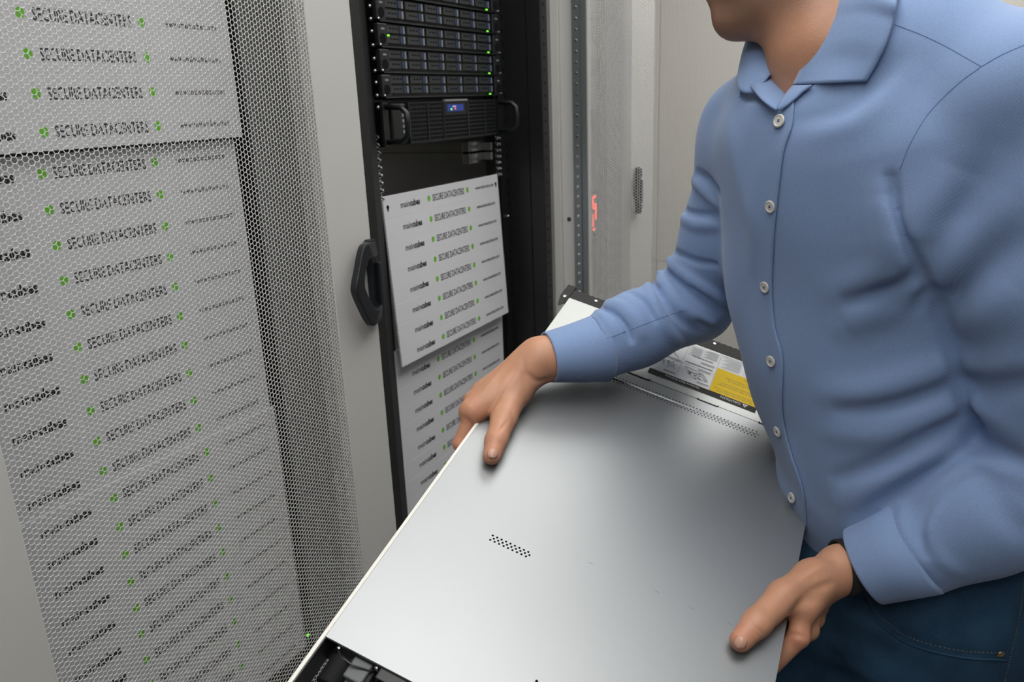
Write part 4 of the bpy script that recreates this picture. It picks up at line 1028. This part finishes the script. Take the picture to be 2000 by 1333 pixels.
def cuff(a, b, ra, rb, nm='cuff'):
    ax = nrm(b - a); u = nrm(np.cross(ax, UP)); v = np.cross(ax, u); vs = []; prof = [(-.004, ra - .003), (0, ra), (.002, ra + .0004), (.5, ra + (rb - ra) * .55), (.96, rb), (1, rb - .0006)]; n = 64; Lc = np.linalg.norm(b - a)
    for h, r in prof:
        for k in range(n):
            t = 2 * PI * k / n; w = r * (1 + .035 * math.cos(2 * t + .6) + .012 * math.sin(3 * t + 5 * max(h, 0))); vs.append(a + ax * (h * Lc if h > 0 else h) + (u * math.cos(t) + v * math.sin(t)) * w)
    F = np.array([[i * n + k, i * n + (k + 1) % n, (i + 1) * n + (k + 1) % n, (i + 1) * n + k] for i in range(len(prof) - 1) for k in range(n)])
    o = pmesh(nm, np.array(vs), F[:, ::-1], M_SHIRT, shirt); md = o.modifiers.new('s', 'SOLIDIFY'); md.thickness = .0026; md.offset = -1; return o
cuff(CSR, CER, .0475, .0345); cuff(CSL, CEL, .0545, .0445)
# placket: the overlapping front edge, a band lying on the shirt
edge = dense([(1553, 186), (1549, 245), (1532, 300), (1520, 400), (1513, 475), (1510, 565), (1516, 640), (1531, 700), (1530, 800), (1546, 880), (1570, 955), (1578, 1036)], 70)
def strip(e0, width, n, off, fld, thick=.0012, nm='placket', m=None, parent=None):
    rows = []
    for i in range(n):
        u = i / (n - 1); q = e0.copy(); q[:, 0] -= width * u; P, Nn = march(fld, q, off * (1 - u) - .0016 * u); rows.append(P)
    V = np.array(rows).reshape(-1, 3); k = len(e0)
    F = np.array([[i * k + j, i * k + j + 1, (i + 1) * k + j + 1, (i + 1) * k + j] for i in range(n - 1) for j in range(k - 1)])
    o = pmesh(nm, V, F, m or M_SHIRT, parent); md = o.modifiers.new('s', 'SOLIDIFY'); md.thickness = thick; md.offset = 0; return o
strip(edge, np.interp(np.arange(70), [0, 8, 40, 69], [34, 46, 42, 30]), 8, .0020, shirt_f, parent=shirt)
# buttons
M_BTN = mat('pearl_button', (.62, .60, .55), .25, coat=.4); M_THR = mat('blue_thread', (.06, .10, .24), .8)
for x, y in ((1525, 237), (1508, 403), (1497, 560), (1509, 705), (1522, 842), (1550, 972)):
    P, Nn = march(shirt_f, [(x, y)], .0022); c = P[0] - np.array(PO); n = nrm(Nn[0] + .0)
    bt = MB().lathe(c, n, [(.0058, 0), (.0072, .0006), (.0072, .0018), (.0059, .0025), (.0048, .0018), (.0, .0018)], 24).obj('button', M_BTN, shirt, smooth=False)
    a = nrm(np.cross(n, UP)); d_ = np.cross(n, a); th = MB()
    for s in (-1, 1):
        q = c + n * .0021; r_ = (a + d_ * s) * .0014; w = np.cross(n, nrm(r_)) * .0006
        th.add([q - r_ - w, q + r_ - w, q + r_ + w, q - r_ + w], [(0, 1, 2, 3)])
    th.obj('thread', M_THR, bt)
# collar leaves and stand: sheets between an inner (fold) edge and an outer edge
def sheet(rows, nm, m=M_SHIRT, thick=.0022, parent=None, nv=14, nu=22):
    D = [dense(r, nu) for r in rows]; A = np.array(D); out = []
    for j in range(nu): out.append(dense(A[:, j], nv))
    V = np.array(out).reshape(-1, 3)
    F = np.array([[i * nv + j, i * nv + j + 1, (i + 1) * nv + j + 1, (i + 1) * nv + j] for i in range(nu - 1) for j in range(nv - 1)])
    o = pmesh(nm, V, F, m, parent); md = o.modifiers.new('s', 'SOLIDIFY'); md.thickness = thick; md.offset = 0
    return o
def on(px, off=.004): return march(shirt_folded, [px], off)[0][0]
back = NB - FB * .085 + UP * .075
# near leaf
t1 = [pix(1549, 166, .868), pix(1568, 128, .858), pix(1592, 84, .849), pix(1616, 40, .842), pix(1645, -15, .838), pix(1690, -60, .85), pix(1730, -90, .90)]
t3 = [on((1695, 159), .0035), on((1715, 125), .004), on((1733, 88), .0045), on((1747, 45), .005), on((1757, 4), .006), pix(1775, -30, .87), pix(1800, -50, .92)]
t2 = [(t1[i] + t3[i]) / 2 + cv(0, -.003, -.007 * min(1, .3 + i * .35)) for i in range(7)]; t2[0] = on((1622, 163), .0035)
sheet([t1, t2, t3], 'collar_leaf', parent=shirt, nu=40)
# far leaf (turned over at the far side of the neck)
f1 = [pix(1512, 140, .905), pix(1500, 110, .92), pix(1482, 82, .94), pix(1470, 60, .96), pix(1480, 30, .99)]
f3 = [pix(1478, 182, .905), pix(1450, 180, .915), pix(1440, 160, .935), pix(1449, 110, .955), pix(1462, 66, .975)]
f2 = [(f1[i] + f3[i]) / 2 + cv(0, -.002, -.004) for i in range(5)]
sheet([f1, f2, f3], 'collar_leaf', parent=shirt)
# stand: far side inner face, meeting the near side at the open top button
s1 = [pix(1534, 186, .885), pix(1527, 160, .905), pix(1515, 135, .925), pix(1495, 100, .955), pix(1490, 75, .98)]
s3 = [pix(1516, 216, .862), pix(1496, 202, .868), pix(1478, 184, .885), pix(1462, 160, .92), pix(1455, 120, .96)]
sheet([s1, s3], 'collar_stand', parent=shirt, nv=6)
n1_ = [pix(1549, 168, .866), pix(1540, 178, .864), pix(1532, 188, .862), pix(1525, 200, .861), pix(1518, 214, .860)]
n3_ = [on((1590, 168), .0025), on((1572, 180), .0025), on((1560, 192), .0025), on((1545, 205), .0025), on((1528, 217), .0025)]
sheet([n1_, n3_], 'collar_stand', parent=shirt, nv=6)
u1 = [pix(1531, 172, .893), pix(1533, 188, .884), pix(1528, 200, .880)]; u3 = [pix(1526, 172, .900), pix(1527, 188, .890), pix(1524, 200, .884)]
sheet([u1, u3], 'undershirt_neckline', mat('white_cotton', (.8, .8, .8), .8), parent=shirt, nv=3, nu=8)
# seams: fine stitched lines of the shirt
M_SEAM = mat('shirt_stitching', (.13, .21, .41), .8)
def sseam(pl, n=40):
    P, _ = march(shirt_f, dense(pl, n), .0001); MB().tube(P - np.array(PO), .0004, n=5).obj('seam', M_SEAM, shirt, smooth=True)
sseam([(1748, 48), (1800, 68), (1850, 92), (1917, 130)]); sseam([(1917, 130), (1870, 165), (1815, 220), (1778, 280), (1758, 330)]); sseam([(1917, 130), (1955, 108), (2005, 86)])
sseam([(1185, 662), (1230, 645), (1290, 622), (1335, 606)])
# jeans
M_JEAN = bpy.data.materials.new('dark_denim'); M_JEAN.use_nodes = True
nt = M_JEAN.node_tree; N = nt.nodes; L = nt.links; b = N['Principled BSDF']; b.inputs['Roughness'].default_value = .8; b.inputs['Specular IOR Level'].default_value = .2
tc = N.new('ShaderNodeTexCoord'); n1 = N.new('ShaderNodeTexNoise'); n1.inputs['Scale'].default_value = 14; n1.inputs['Detail'].default_value = 6; L.new(tc.outputs['Object'], n1.inputs['Vector'])
n2 = N.new('ShaderNodeTexNoise'); n2.inputs['Scale'].default_value = 900; L.new(tc.outputs['Object'], n2.inputs['Vector'])
ad = N.new('ShaderNodeMath'); ad.operation = 'MULTIPLY_ADD'; ad.inputs[1].default_value = .5; L.new(n2.outputs['Fac'], ad.inputs[0]); L.new(n1.outputs['Fac'], ad.inputs[2])
mr = N.new('ShaderNodeMapRange'); mr.inputs['From Min'].default_value = .45; mr.inputs['From Max'].default_value = 1.05; L.new(ad.outputs[0], mr.inputs['Value'])
mx = N.new('ShaderNodeMix'); mx.data_type = 'RGBA'; mx.inputs['A'].default_value = (.010, .028, .062, 1); mx.inputs['B'].default_value = (.042, .105, .185, 1)
L.new(mr.outputs[0], mx.inputs['Factor']); L.new(mx.outputs['Result'], b.inputs['Base Color'])
bp = N.new('ShaderNodeBump'); bp.inputs['Strength'].default_value = .4; bp.inputs['Distance'].default_value = .0008; L.new(n2.outputs['Fac'], bp.inputs['Height']); L.new(bp.outputs[0], b.inputs['Normal'])
jc = []
for pl, amp, wd in (([(1590, 1270), (1640, 1290), (1700, 1330)], .005, .014), ([(1600, 1230), (1660, 1250), (1720, 1290)], -.004, .012), ([(1640, 1190), (1700, 1225), (1760, 1260)], .004, .012), ([(1620, 1310), (1680, 1330), (1720, 1360)], -.004, .012),
                    ([(1690, 1165), (1715, 1207), (1775, 1250), (1870, 1275), (1965, 1282)], -.003, .004), ([(2000, 1130), (1993, 1200), (1978, 1270), (1960, 1345)], -.003, .004)):
    P, _ = march(jeans_base, dense(pl, 9)); jc.append((P, amp, wd))
jeans_f = fold_field(jeans_base, jc)
jf = lambda p: jeans_f(p) + ripple(p, .0012) * (np.abs(jeans_f(p)) < .03)
zlo = min(ANL[2], ANR[2])
jclip = lambda p: np.maximum(jeans_f(p), .075 - p[:, 2])
Vj, Fj = surface(jclip, *bbx([HJL, HJR, KNL, KNR, ANL, ANR, hip_c - FB * .06, hip_c - UP * .02], .12), .006)
jeans = pmesh('jeans', Vj, Fj, M_JEAN)
M_ST = mat('seam_thread', (.10, .12, .13), .8)
def seam(pl, fld, r, m, nm, parent, off=.0008, n=40, dash=False):
    P, _ = march(fld, dense(pl, n), off); P = P - np.array(PO)
    if dash:
        b_ = MB()
        for i in range(0, n - 1, 2): b_.tube([P[i], P[i + 1]], r, n=5)
    else: b_ = MB().tube(P, r, n=6)
    return b_.obj(nm, m, parent, smooth=True)
seam([(1692, 1160), (1718, 1202), (1778, 1245), (1872, 1270), (1962, 1276)], jeans_f, .0009, M_ST, 'pocket_stitching', jeans, n=90, dash=True)
seam([(1687, 1170), (1712, 1212), (1774, 1257), (1870, 1283), (1965, 1290)], jeans_f, .0016, M_JEAN, 'pocket_edge', jeans)
seam([(1998, 1130), (1991, 1200), (1976, 1270), (1958, 1345)], jeans_f, .0008, M_ST, 'side_seam', jeans, n=90, dash=True)
P, Nn = march(jeans_f, [(1953, 1278)], .0005); MB().lathe(P[0] - np.array(PO), Nn[0], [(.0045, 0), (.0042, .0014), (.0022, .0022), (.0, .0022)], 18).obj('rivet', mat('brass_rivet', (.45, .36, .2), .35, metal=1), jeans)
# belt
bl = []
for zz in (.940, .975):
    q = [s for s in pel]; a_, bf_, bb_, cf_, cs_ = [np.interp(zz, [r[0] for r in pel], [r[i] for r in pel]) for i in range(1, 6)]
    ring = []
    for k in range(72):
        t = 2 * PI * k / 72; c, s = math.cos(t), math.sin(t); b2 = bf_ if s > 0 else bb_; m_ = (abs(c) ** 2.3 + abs(s) ** 2.3) ** (-1 / 2.3)
        ring.append(TB + UP * zz + SB * (cs_ + c * m_ * (a_ + .004)) + FB * (cf_ + s * m_ * (b2 + .004)))
    bl.append(ring)
Vb = np.array(bl).reshape(-1, 3); Fb = np.array([[k, (k + 1) % 72, 72 + (k + 1) % 72, 72 + k] for k in range(72)])
belt = pmesh('belt', Vb, Fb, mat('dark_leather', (.03, .02, .018), .45), person); md = belt.modifiers.new('s', 'SOLIDIFY'); md.thickness = .004; md.offset = 1
tb = math.radians(58); ob = nrm(SB * math.cos(tb) * .6 + FB * math.sin(tb)); sb_ = nrm(np.cross(UP, ob)) 
fc = (bl[0][int(58 / 5)] + bl[1][int(58 / 5)]) / 2 + ob * .004 - np.array(PO)
MB().add([fc + sb_ * a + UP * c + ob * e for a in (-.02, .02) for c in (-.018, .018) for e in (0, .003)], [(0, 1, 3, 2), (4, 6, 7, 5), (0, 4, 5, 1), (2, 3, 7, 6), (0, 2, 6, 4), (1, 5, 7, 3)]).obj('belt_buckle', M_SILVER, belt, bevel=.001)
# wristband on the left wrist
wc = pix(1653, 1108, .946); dL = nrm(WRL - CEL); a = nrm(np.cross(dL, UP)); bb = np.cross(dL, a); wb = []
for h_, r_ in ((-.0085, .0300), (.0085, .0296)):
    wb.append([wc + dL * h_ + a * math.cos(2 * PI * k / 48) * r_ * 1.04 + bb * math.sin(2 * PI * k / 48) * r_ * 1.0 for k in range(48)])
Vw = np.array(wb).reshape(-1, 3); Fw = np.array([[k, (k + 1) % 48, 48 + (k + 1) % 48, 48 + k] for k in range(48)])
w_ = pmesh('wristband', Vw, Fw, mat('black_rubber', (.012, .012, .013), .5), person); md = w_.modifiers.new('s', 'SOLIDIFY'); md.thickness = .003; md.offset = 1
# shoes
for A_ in (ANL, ANR):
    sf = combine([(cone(A_ - UP * .035 - FB * .03, A_ - UP * .045 + FB * .02, .045, .046), 0), (cone(A_ - UP * .045 + FB * .02, A_ - UP * .050 + FB * .15, .044, .036), .02)])
    Vq, Fq = surface(lambda p: np.maximum(sf(p), -p[:, 2] + .002), *bbx([A_ - FB * .04 - UP * .085, A_ + FB * .17], .06), .005); pmesh('shoe', Vq, Fq, mat('dark_leather', (.03, .02, .018), .45))
